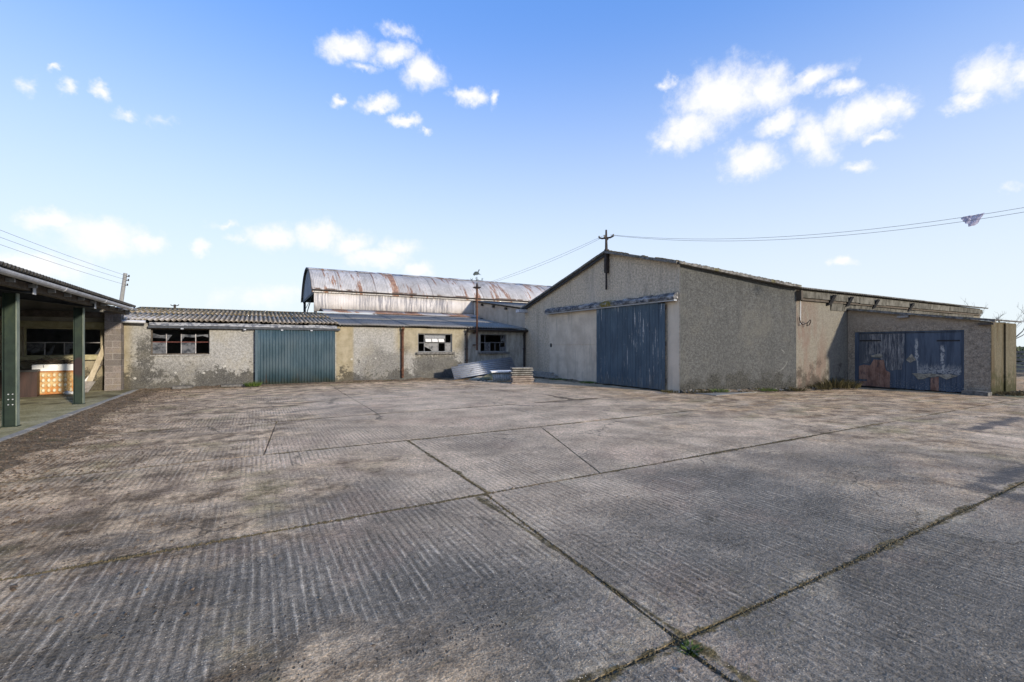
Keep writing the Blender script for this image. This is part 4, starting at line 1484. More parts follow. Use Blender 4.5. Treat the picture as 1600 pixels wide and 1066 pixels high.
for px_ in (BX0 + .02, -4.9, -.1, 4.7):
    for py_ in (BY0 + .03, BY1 - .1):
        p = MB().box(px_ - .01, px_ + .14, py_, py_ + .02, -.06, BE - .1).box(px_ - .01, px_ + .14, py_ + .12, py_ + .14, -.06, BE - .1).box(px_ + .055, px_ + .075, py_ + .02, py_ + .12, -.06, BE - .1)
        p.build('post', 'steel_dark', barn)
MB().tube([(BX0 + .06, BY1 - .05, 3.3), (BX0 + .06, BY0 + 1.2, 4.65)], .03, 6).build('brace', 'steel_dark', barn)
MB().tube([(BX0 + .06, BY1 - .05, 4.0), (BX0 + .06, BY0 + .1, 4.66)], .02, 6).build('brace', 'steel_dark', barn)
lm = MB().corr([(V(0, 5.62, 3.42), V(0, -.16, 1).normalized()), (V(0, BY0 - .01, 3.72), V(0, -.16, 1).normalized())], (1, 0, 0), SW + .03, .09, .012, 5, .004).mesh('lean_to_sheet', 'lean_roof', True)
x = BX0 + .35
while x < -.3:
    inst('lean_to_sheet', lm, barn, (x, R.uniform(-.02, .02), R.uniform(-.008, .008)))
    x += SW
MB().box(BX0 + .3, .25, 5.72, 5.80, 3.0, 3.38).build('lean_to_wall', 'timber_dark', barn)
# far long wall
MB().box(BX0 + 5, BX1, BY1 - .06, BY1, -.06, BE - .1).build('back_wall', 'barn_end', barn)

# ------------------------------------------------------------------ small garage on the right
EX, EY0, EY1 = 7.9, -11.665, -15.7
gar = thing('small_garage', (7.9, -13.7, 0), 'low lean-to garage with peeling navy double doors and mossy side', 'garage')
def ez(y): return 3.0 + (2.37 - 3.0) * (EY0 - y) / (EY0 - EY1)
DA, DB, DT = -11.9, -15.06, 2.12
m_ = MB()
m_.prism([(EX, EY0, -.06), (EX, DA, -.06), (EX, DA, ez(DA)), (EX, EY0, ez(EY0))], (.2, 0, 0))
m_.prism([(EX, DA, DT), (EX, DB, DT), (EX, DB, ez(DB)), (EX, DA, ez(DA))], (.2, 0, 0))
m_.prism([(EX, DB, -.06), (EX, EY1 + .012, -.06), (EX, EY1 + .012, ez(EY1)), (EX, DB, ez(DB))], (.2, 0, 0))
m_.build('front_wall', 'ext_dash', gar)
m_ = MB().box(EX + .003, 10.32, EY1, EY1 + .2, -.06, 2.35)
m_.build('side_wall', 'ext_side', gar)
MB().box(9.05, 9.28, EY1 - .05, EY1 + .004, -.06, 2.33).build('pilaster', 'ext_side', gar)
MB().box(9.9, 10.1, EY1 + .2, EY0 - .01, -.06, 2.4).build('back_wall', 'inner_wall', gar)
MB().box(EX + .2, 9.9, EY1 + .2, EY0 - .01, -.08, .014).build('inner_floor', 'inner_wall', gar)
nn = V(0, -.156, 1).normalized()
nn = V(0, (3.0 - 2.37) / (EY0 - EY1) * -1, 1).normalized()
x = EX - .12
while x < 10.3:
    w = min(.584, 10.40 - x)
    MB().corr([(V(x, EY0 - .10, ez(EY0 - .10) + .055), nn), (V(x, -13.8, ez(-13.8) + .045), nn), (V(x, EY1 - .12, ez(EY1) + .04), nn)], (1, 0, 0), w, .146, .022, 6, .008).build('roof_sheet', 'roof_edge', gar, smooth=True)
    x += .584
y = EY0 - .02
while y > EY1 - .1:
    l = R.uniform(.3, .7)
    l = min(l, y - EY1 + .12)
    MB().obox((EX - .07, y - l / 2, ez(y - l / 2) + .03 + R.uniform(-.01, .012)), (.07, 0, 0), (0, l / 2 - .004, l * .078), (0, 0, .028 + R.uniform(0, .015))).build('verge_piece', 'roof_edge', gar)
    y -= l + .001
MB().box(EX - .13, EX, -13.62, -13.30, 2.60, 2.68).build('purlin_end', 'timber_grey', gar)
MB().box(EX - .12, EX + .0, EY1 - .08, EY1 + .28, 2.26, 2.33).build('purlin_end', 'timber_dark', gar)
MB().box(EX + .04, EX + .06, DB, DB + .06, 0, DT).build('door_frame', 'navy_door', gar)
MB().box(EX + .02, EX + .08, DA - .12, DA, 0, DT).build('door_frame', 'navy_door', gar)
MB().box(EX + .02, EX + .08, DB, DA - .12, DT - .05, DT).build('door_frame', 'navy_door', gar)
lw = (DA - .12) - (DB + .06)
for leaf, (ya, yb) in enumerate([(DA - .125, -13.47), (-13.475, DB + .065)]):
    lf = MB().box(EX + .085, EX + .115, yb + .02, ya - .02, .25, .37).box(EX + .085, EX + .115, yb + .02, ya - .02, 1.75, 1.87)
    lf = lf.build('door_leaf', 'navy_door', gar)
    tag(lf, 'left door leaf patched with grey and reddish boards' if leaf == 0 else 'right door leaf with torn blue sheet')
    n_ = 11
    w = (ya - yb) / n_
    bme = MB().box(-.011, .011, -w / 2 + .003, w / 2 - .003, 0, 2.03).mesh('board', 'navy_door')
    for k in range(n_):
        inst('board', bme, lf, (EX + .068 + R.uniform(-.003, .003), ya - w * (k + .5), .03 + R.uniform(-.01, .015)))

    def ply(pts, m, d, name):
        MB().prism([(EX + .055 - d, y_, z_) for y_, z_ in pts], (-.006, 0, 0)).build(name, m, lf)

    if leaf == 0:
        gp = [(-12.03, 2.04), (-13.45, 2.03), (-13.45, 1.13), (-13.40, .95), (-13.37, .72), (-13.2, .72), (-13.13, .68), (-12.92, .70), (-12.88, .90), (-12.80, 1.03), (-12.62, 1.2), (-12.47, 1.30), (-12.43, 1.05), (-12.40, .90), (-12.2, .92), (-12.03, .88)]
        ply(gp, 'grey_ply', .0, 'torn_sheet')
        rp = [(-12.03, .80), (-12.18, .86), (-12.40, .84), (-12.52, 1.07), (-12.84, 1.05), (-12.87, .82), (-12.90, .67), (-13.03, .60), (-13.02, .04), (-12.04, .05), (-12.03, .22), (-12.3, .24), (-12.3, .30), (-12.03, .30)]
        ply(rp, 'red_ply', .010, 'bare_board')
        ply([(-12.42, 1.22), (-12.72, 1.30), (-12.80, 1.24), (-12.76, 1.14), (-12.46, 1.16)], 'pale_ply', .016, 'patch')
        MB().box(EX + .040, EX + .046, -12.75, -12.05, 1.76, 1.81).build('strap_hinge', 'black_plastic', lf)
    else:
        bp = [(-13.49, 2.04), (-14.98, 2.04), (-14.98, .66), (-14.9, .60), (-14.72, .66), (-14.6, .58), (-14.45, .66), (-14.25, .60), (-14.05, .64), (-13.9, .60), (-13.82, .62), (-13.80, 1.08), (-13.70, 1.02), (-13.60, .97), (-13.50, 1.07)]
        ply(bp, 'navy_ply', .0, 'torn_sheet')
        jp = [(-13.68, .60), (-13.84, .62), (-14.0, .60), (-14.2, .63), (-14.45, .60), (-14.7, .63), (-14.90, .585), (-14.72, .50), (-14.62, .44), (-14.50, .50), (-14.39, .55), (-14.25, .49), (-14.13, .50), (-14.0, .42), (-13.84, .40), (-13.76, .52)]
        ply(jp, 'pale_ply', .012, 'torn_edge')
        ply([(-14.19, .47), (-14.40, .53), (-14.41, .04), (-14.18, .04)], 'red_ply', .006, 'bare_board')
        MB().box(EX + .040, EX + .046, -14.95, -14.35, 1.74, 1.79).build('strap_hinge', 'black_plastic', lf)
        MB().prism([(EX + .053, -13.50, 1.08), (EX + .053, -13.62, .98), (EX + .053, -13.79, 1.10), (EX + .053, -13.66, 1.30)], (-.02, 0, 0)).build('curled_flap', 'pale_ply', lf)
MB().box(EX + .14, EX + .16, DB - .1, DA + .1, 0, DT + .1).build('black_backing', 'black_plastic', gar)  # thin black sheet closing the doorway behind both leaves
st = MB().prism([(7.52, -15.1, -.03), (7.52, -15.72, -.03), (7.52, -15.72, .12), (7.52, -15.40, .145), (7.52, -15.1, .13)], (.36, 0, 0))
tag(st.build('concrete_step', 'sill_stone', at=(7.7, -15.4, 0)), 'mossy concrete step at the right corner of the small garage', 'step')

# ------------------------------------------------------------------ open fronted shed on the left
osh = thing('open_shed', (-16.6, -8.5, 0), 'open fronted lean-to shed on green steel columns at the left', 'shed')
colm = MB()
colm.box(-.10, -.085, -.066, .066, 0, 2.56).box(-.085, .085, -.005, .005, 0, 2.56)
colm.box(-.12, .12, -.09, .09, 0, .015)
cme = colm.mesh('column', 'column_green')
flg = MB().box(.0853, .10, -.066, .066, .0, 2.56).mesh('front_flange', 'flange_lit')  # front flange carries its sunlit tone as colour
bome = MB().tube([(0, -.005, 0), (0, -.022, 0)], .012, 6).mesh('bolt', 'steel_pale')
for y in (-4.66, -8.52, -12.38, -16.24, -20.1):
    c = inst('column', cme, osh, (-16.62, y, .045))
    inst('front_flange', flg, c, (-16.62, y, .045))
    if y == -8.52:
        for x_ in (-.03, .03):
            for z_ in (.42, .52, .62):
                inst('bolt', bome, c, (-16.62 + x_, y, .045 + z_))
    # rafter beam on top of the column
    b_ = MB()
    z0, z1 = 2.605, 2.86
    sl = .12
    for dy0, dy1, za, zb in ((-.06, .06, 0, .014), (-.06, .06, .236, .25), (-.004, .004, .014, .236)):
        b_.prism([(-16.30, y + dy0, z0 + za), (-23.0, y + dy0, z0 + za + 6.7 * sl), (-23.0, y + dy0, z0 + zb + 6.7 * sl), (-16.30, y + dy0, z0 + zb)], (0, dy1 - dy0, 0))
    rb = b_.build('rafter', 'steel_dark', osh)
    MB().box(-16.30, -16.288, y - .065, y + .065, z0 - .01, z0 + .26).build('end_plate', 'steel_pale', rb)
# purlins and eaves beam
for i in range(6):
    x = -16.42 - i * 1.25
    z = 2.862 + (-16.30 - x) * .12
    MB().box(x - .03, x + .03, -22.5, -.65, z - .0, z + .07).build('purlin', 'timber_dark', osh)
MB().box(-16.46, -16.34, -22.5, -.62, 2.66, 2.80).build('eaves_beam', 'timber_dark', osh)
for k in range(24):
    y = -1.2 - k * .93
    MB().box(-16.335, -16.22, y - .028, y + .028, 2.715, 2.785).build('gutter_bracket', 'pvc_old', osh)
gm = MB()
gp_ = []
for i in range(9):
    t = math.pi + math.pi * i / 8
    gp_.append((-16.14 + .080 * math.cos(t), 2.845 + .080 * math.sin(t)))
for i in range(8, -1, -1):
    t = math.pi + math.pi * i / 8
    gp_.append((-16.14 + .072 * math.cos(t), 2.847 + .072 * math.sin(t)))
yg = -22.6
while yg < -1.0:
    l = min(3.0, -.98 - yg)
    MB().prism([(x_, yg, z_) for x_, z_ in gp_], (0, l, 0)).build('gutter', 'pvc', osh)
    MB().prism([(-16.14 + (x_ + 16.14) * 1.12, yg - .04, 2.845 + (z_ - 2.845) * 1.10) for x_, z_ in gp_[:9]], (0, .08, 0)).build('gutter_joint', 'pvc', osh)
    yg += l
y = -22.6
while y < -1.0:
    w = min(1.022, -.95 - y)
    nn = V(.12, 0, 1).normalized()
    MB().corr([(V(-16.10, y, 2.935), nn), (V(-19.6, y, 2.935 + 3.5 * .12), nn), (V(-23.1, y, 2.935 + 7.0 * .12), nn)], (0, 1, 0), w, .146, .031, 8, .012).build('roof_sheet', 'roof_black', osh, smooth=True)
    y += 1.022
MB().corr([(V(-16.95, -.96, 3.06), V(.12, 0, 1).normalized()), (V(-23.1, -.96, 3.80), V(.12, 0, 1).normalized())], (0, 1, 0), 1.1, .146, .03, 6, .01).build('roof_sheet', 'roof_dark', osh, smooth=True)
mb = MB().box(-23.2, -23.0, -22.6, -.02, .0, 3.7)  # unseen walls, added to keep the shed interior dark
mb.box(-23.0, -16.9, -22.8, -22.6, 0, 2.8)
mb.build('back_wall', 'inner_wall', osh)
MB().prism([(-23.0, -.002, 2.42), (-17.05, -.002, 2.42), (-17.05, -.002, 3.0), (-23.0, -.002, 3.74)], (0, .12, 0)).build('end_wall_head', 'inner_wall', osh)
MB().box(-19.5, -17.06, -.05, -.003, 2.22, 2.40).build('lintel', 'sill_cream', osh)
MB().box(-23, -17.05, -.30, -.12, 2.55, 2.75).build('tie_beam', 'timber_dark', osh)
# concrete block pier
pier = MB().box(-17.035, -16.615, -.405, -.01, .03, 2.78).build('pier', 'mortar', osh)
z = .04
k = 0
while z < 2.72:
    h = min(.215, 2.75 - z)
    if k % 2 == 0:
        parts = [(-17.045, -16.605, -.42, -.205), (-17.045, -16.605, -.195, -.01)]
    else:
        parts = [(-17.045, -16.83, -.42, -.01), (-16.82, -16.605, -.42, -.01)]
    for (a, b2, c, d) in parts:
        j = R.uniform(-.004, .004)
        MB().box(a + j, b2 + j, c + j, d, z, z + h - .012).build('block', 'block', pier)
    z += h
    k += 1
MB().box(-17.06, -16.55, -.5, -.01, 2.752, 2.80).build('pier_pad', 'timber_dark', osh)

# ------------------------------------------------------------------ things inside the open shed
def rotbox(mb, c, hx, hy, z0, z1, ang):
    d = V(math.cos(ang), math.sin(ang), 0)
    n = V(-math.sin(ang), math.cos(ang), 0)
    return mb.obox((c[0], c[1], (z0 + z1) / 2), d * hx, n * hy, V(0, 0, (z1 - z0) / 2))


FZ = .046
ch = thing('stove_cabinet', (-18.05, -.95, FZ), 'cream and orange enamelled cabinet with studded front and white top', 'cabinet')
an = rad(10)
cc = (-18.06, -.95)
du, dn = V(math.cos(an), math.sin(an), 0), V(math.sin(an), -math.cos(an), 0)
rotbox(MB(), cc, .54, .26, FZ + .02, .80, an).build('body', 'chest_front', ch)
rotbox(MB(), (cc[0] + dn.x * .005, cc[1] + dn.y * .005), .55, .28, .803, 1.0, an).build('white_top', 'white_paint', ch)
fr = MB()
fc = V(cc[0], cc[1], 0) + dn * .262
for (u0, u1, z0, z1) in ((-.54, .54, FZ + .02, .10), (-.54, .54, .75, .80), (-.54, -.49, .10, .75), (.49, .54, .10, .75)):
    fr.obox(fc + du * (u0 + u1) / 2 + V(0, 0, (z0 + z1) / 2), du * (u1 - u0) / 2, dn * .014, V(0, 0, (z1 - z0) / 2))
fr.build('front_rim', 'chest_front', ch)
sm = MB()
vs, fs = [], []
for j, (s_, d_) in enumerate(((1, 0), (.86, .03), (.55, .05))):
    for i in range(8):
        t = 2 * math.pi * (i + .5) / 8
        vs.append(du * .044 * s_ * math.cos(t) + V(0, 0, .066 * s_ * math.sin(t)) + dn * d_)
for j in range(2):
    for i in range(8):
        fs.append((j * 8 + i, j * 8 + (i + 1) % 8, j * 8 + 8 + (i + 1) % 8, j * 8 + 8 + i))
fs.append(tuple(range(16, 24)))
sm.add(vs, fs)
sme = sm.mesh('stud', 'stud_enamel')
for r_ in range(4):
    for c_ in range(8):
        inst('stud', sme, ch, fc + du * (-.43 + .123 * c_) + V(0, 0, .185 + .16 * r_) + dn * .001)
tw = MB()
for k in range(70):
    a = V(cc[0] + R.uniform(-.5, .35), cc[1] + R.uniform(-.18, .18), 1.005 + abs(R.gauss(0, .05)))
    d = V(R.uniform(-1, 1), R.uniform(-.6, .6), R.uniform(-.1, .35)).normalized()
    l = R.uniform(.15, .5)
    mid = a + d * l * .5 + V(0, 0, R.uniform(.0, .09))
    tw.tube([a, mid, a + d * l + V(0, 0, -.02)], R.uniform(.004, .010), 4)
tag(tw.build('brushwood', 'twig', at=(cc[0], cc[1], 1.0)), 'tangle of dry twigs and wire heaped on the white cabinet top', 'twigs')
cb = thing('brown_cabinet', (-18.75, -1.75, FZ), 'dark brown wooden cabinet left of the studded cabinet', 'cabinet')
cc2 = (-18.85, -1.55)
rotbox(MB(), cc2, .50, .30, FZ, .80, an).build('body', 'brown_board', cb)
rotbox(MB(), (cc2[0] + dn.x * .01, cc2[1] + dn.y * .01), .515, .315, .803, .86, an).build('top', 'black_plastic', cb)
f2 = V(cc2[0], cc2[1], 0) + dn * .302
for s_ in (-.25, .25):
    MB().obox(f2 + du * s_ + V(0, 0, .42), du * .235, dn * .010, V(0, 0, .34)).build('door', 'brown_board', cb)
rg = MB()
rg.blob((-17.72, -1.42, FZ + .05), .12, .08, .06, 3, .6, 9, 6)
rg.blob((-17.62, -1.38, FZ + .04), .08, .09, .05, 5, .6, 8, 5)
tag(rg.build('rag', 'white_paint', smooth=True, at=(-17.7, -1.4, FZ)), 'crumpled white rag on the shed floor below the cabinet', 'rag')


def plank(p, q, w, t, m, name, label, side=None):
    p, q = Vector(p), Vector(q)
    d = (q - p)
    s_ = Vector(side) if side else V(1, 0, 0)
    s_ = (s_ - d * s_.dot(d) / d.length_squared).normalized()
    n = d.normalized().cross(s_)
    o = MB().obox((p + q) / 2, d / 2, s_ * w / 2, n * t / 2).build(name, m, at=p)
    return tag(o, label, 'plank', 'planks leaning inside the open shed')


plank((-17.50, -.62, FZ), (-17.08, -.10, 1.62), .15, .03, 'timber_pale', 'plank', 'long pale plank leaning steeply against the block pier')
plank((-17.72, -.68, FZ), (-17.20, -.14, .98), .06, .03, 'white_paint', 'plank', 'short white painted plank beside the long pale plank')
plank((-17.62, -.55, FZ), (-17.1, -.08, 1.15), .10, .025, 'timber_dark', 'plank', 'dark plank half hidden behind the pale leaning plank')
sh = MB().obox((-17.62, -.80, .23), V(.36, -.10, .0), V(.05, .20, .165), V(.0, -.008, .009))
tag(sh.build('slab_board', 'timber_grey', at=(-17.6, -.8, FZ)), 'grey square board lying tilted at the foot of the planks', 'board')
sh = MB().obox((-18.0, -.30, .40), V(.30, .02, .0), V(.0, .10, .34), V(.0, -.010, .004))
tag(sh.build('slab_board', 'concrete_pale', at=(-18, -.3, FZ)), 'pale sheet propped against the wall behind the second column', 'board')

# ------------------------------------------------------------------ scrap heap in the corner
ss = MB()
p0, p1 = V(-4.62, -1.46, .05), V(-1.40, -1.32, .40)
ud = (p1 - p0)
w_up = V(-.06, .30, .56)
nrm_ = ud.normalized().cross(w_up.normalized())
if nrm_.y > 0: nrm_ = -nrm_
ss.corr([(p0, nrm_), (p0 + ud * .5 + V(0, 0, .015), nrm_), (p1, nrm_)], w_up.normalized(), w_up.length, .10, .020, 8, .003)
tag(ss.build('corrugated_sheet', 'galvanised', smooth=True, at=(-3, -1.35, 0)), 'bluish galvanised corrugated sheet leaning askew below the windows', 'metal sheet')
ss = MB()
q0 = V(-4.2, -1.26, .10)
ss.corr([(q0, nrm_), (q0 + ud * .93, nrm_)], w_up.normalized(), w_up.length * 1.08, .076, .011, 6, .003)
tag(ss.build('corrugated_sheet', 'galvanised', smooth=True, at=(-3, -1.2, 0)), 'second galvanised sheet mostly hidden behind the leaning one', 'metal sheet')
tag(MB().prism([(-3.55, -1.75, .02), (-2.0, -2.30, .03), (-1.9, -1.5, .30), (-2.6, -1.35, .34)], (0, 0, .02)).build('flat_sheet', 'green_sheet', at=(-2.6, -1.7, 0)), 'mossy olive flat sheet slumped under the galvanised sheet', 'sheet')
tag(MB().prism([(-4.0, -1.6, .02), (-3.0, -1.75, .02), (-2.5, -1.5, .16), (-3.4, -1.4, .13)], (0, 0, .015)).build('flat_sheet', 'timber_pale', at=(-3.4, -1.6, 0)), 'thin pale board edge under the galvanised sheet', 'sheet')
cs = MB()
cn = V(-.25, -.96, .05).normalized()
wdir = V(.95, -.28, 0).normalized()
cs.corr([(V(-3.55, -3.20, .05), cn), (V(-3.52, -3.12, .25), cn), (V(-3.50, -3.02, .42), cn)], wdir, .95, .10, .024, 6, .010)
cso = cs.build('cement_offcuts', 'cement_sheet', smooth=True, at=(-3.1, -3.3, 0))
tag(cso, 'ribbed cement roofing offcut standing beside the stack', 'sheet')
MB().obox(V(-3.05, -3.10, .46), wdir * .50, V(.28, .95, .06) * .20, V(0, 0, .028)).build('cap_piece', 'white_paint', cso)
stk = thing('block_stack', (-2.74, -4.35, 0), 'square stack of stone slabs, grey above and reddish below', 'stack')
dir_s = V(math.cos(rad(-18)), math.sin(rad(-18)), 0)
nor_s = V(-dir_s.y, dir_s.x, 0)
z = .0
for k in range(8):
    cq = V(-2.72, -4.25, z + .03) + dir_s * R.uniform(-.03, .03) + nor_s * R.uniform(-.03, .03)
    MB().obox(cq, dir_s * (.46 + R.uniform(-.015, .015)) + nor_s * R.uniform(-.02, .02), nor_s * .24, V(0, 0, .027 + R.uniform(-.003, .003))).build('slab', 'brick_red' if k < 4 else 'slate', stk)
    if k < 7:
        MB().obox(cq + V(0, 0, .045), dir_s * .36, nor_s * .15, V(0, 0, .016)).build('packing', 'timber_dark', stk)
    z += .088
bm_ = MB()
for k, (ya, yb, dz_) in enumerate(((-1.0, -3.4, 0), (-1.3, -3.1, .13))):
    bm_.box(-.42 + k * .03, -.26 + k * .02, yb, ya, .06 + dz_, .185 + dz_)
tag(bm_.build('lintel_beams', 'concrete_pale', at=(-.34, -2.2, 0)), 'grey concrete lintels laid along the foot of the gable', 'beams')
rub = MB()
for k in range(26):
    r = R.uniform(.03, .09)
    rub.blob((-3.9 + R.uniform(0, 2.4), -2.9 + R.uniform(-1.2, .9), r * .4), r * 1.3, r, r * .7, k, .6, 6, 4)
tag(rub.build('rubble', 'stone'), 'broken stones scattered under the scrap sheets', 'rubble', kind='stuff')

# ------------------------------------------------------------------ poles, mast, wires
def mast_arm(p, dirv, half, parent, m='dark_pipe'):
    d = Vector(dirv)
    MB().tube([p - d * half + V(0, 0, .05), p - d * half * .6, p, p + d * half * .6, p + d * half + V(0, 0, .05)], .036, 6).build('cross_arm', m, parent)
    for s_ in (-1, 1):
        q = p + d * half * s_
        MB().tube([q + V(0, 0, .02), q + V(0, 0, .09), q + V(0, 0, .12)], .030, 8).build('insulator', 'porcelain' if m != 'dark_pipe' else 'slate', parent)


mast = thing('wire_mast', (-.14, -6.6, 3.9), 'dark service mast with cross arm on the peak of the gable', 'mast')
MB().tube([(-.12, -6.62, 3.87), (-.12, -6.62, 4.62)], .040, 8).build('lower_conduit', 'dark_pipe', mast)
MB().box(-.19, -.03, -6.69, -6.56, 4.55, 5.50).build('bracket_post', 'dark_pipe', mast)
MB().tube([(-.11, -6.61, 5.40), (-.11, -6.60, 6.30)], .062, 8, r2=.035).build('post', 'dark_pipe', mast)
adir = V(.5, -.86, 0).normalized()
mast_arm(V(-.11, -6.60, 5.93), V(.87, .49, 0), .20, mast)
mast_arm(V(-.11, -6.60, 5.97), V(.49, -.87, 0), .30, mast)
vm = thing('weathervane_mast', (-3.0, -.14, 1.4), 'rusty pipe mast on the low wall topped by a weathervane', 'mast')
MB().tube([(-3.0, -.40, 1.36), (-3.0, -.40, 4.52)], .050, 8).build('post', 'rust_pipe', vm)
for z in (1.6, 2.2):
    MB().box(-3.06, -2.94, -.40, -.03, z, z + .05).build('wall_bracket', 'rust_pipe', vm)
ring = [V(-3.0 + .16 * math.cos(t), -.40 + .16 * math.sin(t), 4.47) for t in [2 * math.pi * i / 12 for i in range(13)]]
MB().tube(ring, .022, 6).build('ring_bracket', 'dark_pipe', vm)
for i in range(4):
    t = rad(30 + 90 * i)
    q = V(-3.0 + .24 * math.cos(t), -.40 + .24 * math.sin(t), 4.47)
    MB().tube([V(-3.0, -.4, 4.40), q, q + V(0, 0, .08)], .020, 6).build('insulator_arm', 'dark_pipe', vm)
MB().tube([(-3.0, -.40, 4.52), (-3.0, -.40, 4.72)], .07, 8, r2=.02).build('cap', 'dark_pipe', vm)
MB().tube([(-3.0, -.40, 4.70), (-3.0, -.40, 5.08)], .010, 6).build('spindle', 'steel_pale', vm)
fd = V(.872, -.49, 0)
ca = MB()
for d in (fd, V(.49, .872, 0)):
    ca.tube([V(-3, -.4, 4.82) - d * .23, V(-3, -.4, 4.82) + d * .23], .007, 5)
ca.build('compass_arms', 'vane_copper', vm)


def letter(ch_, c):
    m_ = MB()
    def bar(u0, z0, u1, z1):
        m_.tube([c + fd * u0 + V(0, 0, z0), c + fd * u1 + V(0, 0, z1)], .011, 4)
    S = {'N': [(-.04, 0, -.04, .12), (-.04, .12, .04, 0), (.04, 0, .04, .12)], 'S': [(.04, .12, -.04, .11), (-.04, .11, -.04, .065), (-.04, .065, .04, .06), (.04, .06, .04, .01), (.04, .01, -.04, 0)],
         'E': [(-.03, 0, -.03, .12), (-.03, .12, .04, .12), (-.03, .06, .03, .06), (-.03, 0, .04, 0)], 'W': [(-.05, .12, -.025, 0), (-.025, 0, 0, .08), (0, .08, .025, 0), (.025, 0, .05, .12)]}
    for s_ in S[ch_]:
        bar(*s_)
    m_.build('compass_letter', 'vane_copper', vm)


vc = V(-3, -.4, 4.80)
letter('W', vc - fd * .27)
letter('E', vc + fd * .27)
letter('N', vc + V(.49, .872, 0) * .27)
letter('S', vc - V(.49, .872, 0) * .27)
co = [(-.20, .02), (-.17, .10), (-.10, .165), (-.03, .18), (.03, .16), (.06, .22), (.09, .285), (.13, .275), (.12, .23), (.09, .19), (.08, .12), (.15, .04), (.21, .0), (.10, .03), (.02, .01), (-.08, .0), (-.13, -.03), (-.17, -.01)]
MB().prism([V(-3, -.4, 5.08) + fd * u_ + V(0, 0, z_) - V(.49, .872, 0) * .012 for u_, z_ in co], V(.49, .872, 0) * .024).build('cockerel', 'vane_copper', vm)

tp = thing('telegraph_pole', (-21.6, 23.2, -.05), 'leaning grey wooden telegraph pole beyond the open shed', 'pole')
MB().tube([(-21.9, 23.35, -.05), (-21.02, 22.94, 7.0)], .15, 10, r2=.12).build('post', 'pole_wood', tp, smooth=True)
for z, s_ in ((6.75, .3), (6.45, .3), (6.1, .28)):
    p = V(-21.02 - (7 - z) * .125, 22.94 + (7 - z) * .058, z)
    MB().tube([p, p + V(.872, -.49, 0) * s_], .022, 6).build('cross_arm', 'dark_pipe', tp)
    MB().tube([p + V(.872, -.49, 0) * s_ + V(0, 0, -.04), p + V(.872, -.49, 0) * s_ + V(0, 0, .12)], .045, 8).build('insulator', 'dark_pipe', tp)
fp = thing('distant_post', (-18.74, 28.55, 0), 'small distant post with cross arm showing over the mossy roof', 'post')
MB().tube([(-18.74, 28.55, -.05), (-18.74, 28.55, 5.2)], .09, 8).build('post', 'dark_pipe', fp)
mast_arm(V(-18.74, 28.55, 5.1), V(.872, -.49, 0), .34, fp)


def cable(a, b_, sag, r, label, n=20, group=None):
    a, b_ = Vector(a), Vector(b_)
    pts = [a.lerp(b_, i / n) - V(0, 0, sag * 4 * (i / n) * (1 - i / n)) for i in range(n + 1)]
    tag(MB().tube(pts, r, 5).build('overhead_wire', 'wire', at=a), label, 'wire', group)
    return pts


G1 = 'overhead wires from the gable mast'
wA = cable((-.02, -6.75, 6.08), (5.6, -18.3, 5.34), .55, .0055, 'upper of the two wires running right from the gable mast', group=G1)
wB = cable((-.12, -6.88, 6.02), (5.5, -18.3, 5.20), .57, .0055, 'lower of the two wires running right from the gable mast', group=G1)
cable((-.27, -6.68, 6.05), (-2.85, -.45, 4.58), .10, .005, 'left wire from the gable mast down to the weathervane mast', group=G1)
cable((-.15, -6.40, 6.02), (-2.80, -.30, 4.56), .16, .005, 'lower wire from the gable mast down to the weathervane mast', group=G1)
G2 = 'wires to the telegraph pole'
wd = V(.872, -.49, 0)
for z, s_, en, lb in ((6.75, .3, (-24.77, 8.99, 7.80), 'highest of three wires to the leaning telegraph pole'),
                      (6.45, .3, (-24.77, 8.99, 7.42), 'middle of three wires to the leaning telegraph pole'),
                      (6.1, .28, (-24.77, 8.99, 7.05), 'lowest of three wires to the leaning telegraph pole')):
    p = V(-21.02 - (7 - z) * .125, 22.94 + (7 - z) * .058, z) + wd * s_
    cable(p, en, .12, .009, lb, group=G2)
# plastic caught on the wires
bp_ = wA[16].lerp(wA[17], .3)
bd = (wA[17] - wA[16]).normalized()
bg_ = MB()
bn = V(.8, .5, 0).normalized()


def drape(prof, off):
    n_ = len(prof)
    vs, fs = [], []
    for i, (s0, zt, s1, zb) in enumerate(prof):
        for k in range(5):
            t = k / 4
            s_ = (s0 + (s1 - s0) * t) * .72
            z_ = (zt + (zb - zt) * t) * .74
            w_ = .03 * math.sin(i * 1.9 + k * 1.1) + off + .02 * k * math.sin(i)
            vs.append(bp_ + bd * s_ + V(0, 0, z_) + bn * w_)
    for i in range(n_ - 1):
        for k in range(4):
            a = i * 5 + k
            fs.append((a, a + 5, a + 6, a + 1))
    bg_.add(vs, fs)
    bg_.add([Vector(v_) + bn * .006 for v_ in vs], [f[::-1] for f in fs])


drape([(-.30, -.02, -.26, -.10), (-.22, .03, -.20, -.16), (-.13, .02, -.16, -.15), (-.05, .03, -.18, -.26), (.02, .03, -.10, -.28)], .0)
drape([(-.08, .02, -.10, -.33), (.03, .03, -.05, -.36), (.12, .03, .02, -.34), (.20, .04, .10, -.36), (.28, .05, .16, -.30), (.36, .06, .19, -.22)], .03)
tag(bg_.build('plastic_scrap', 'bag_plastic', smooth=False, at=bp_), 'torn grey plastic sheet snagged on the wires at the right', 'plastic')

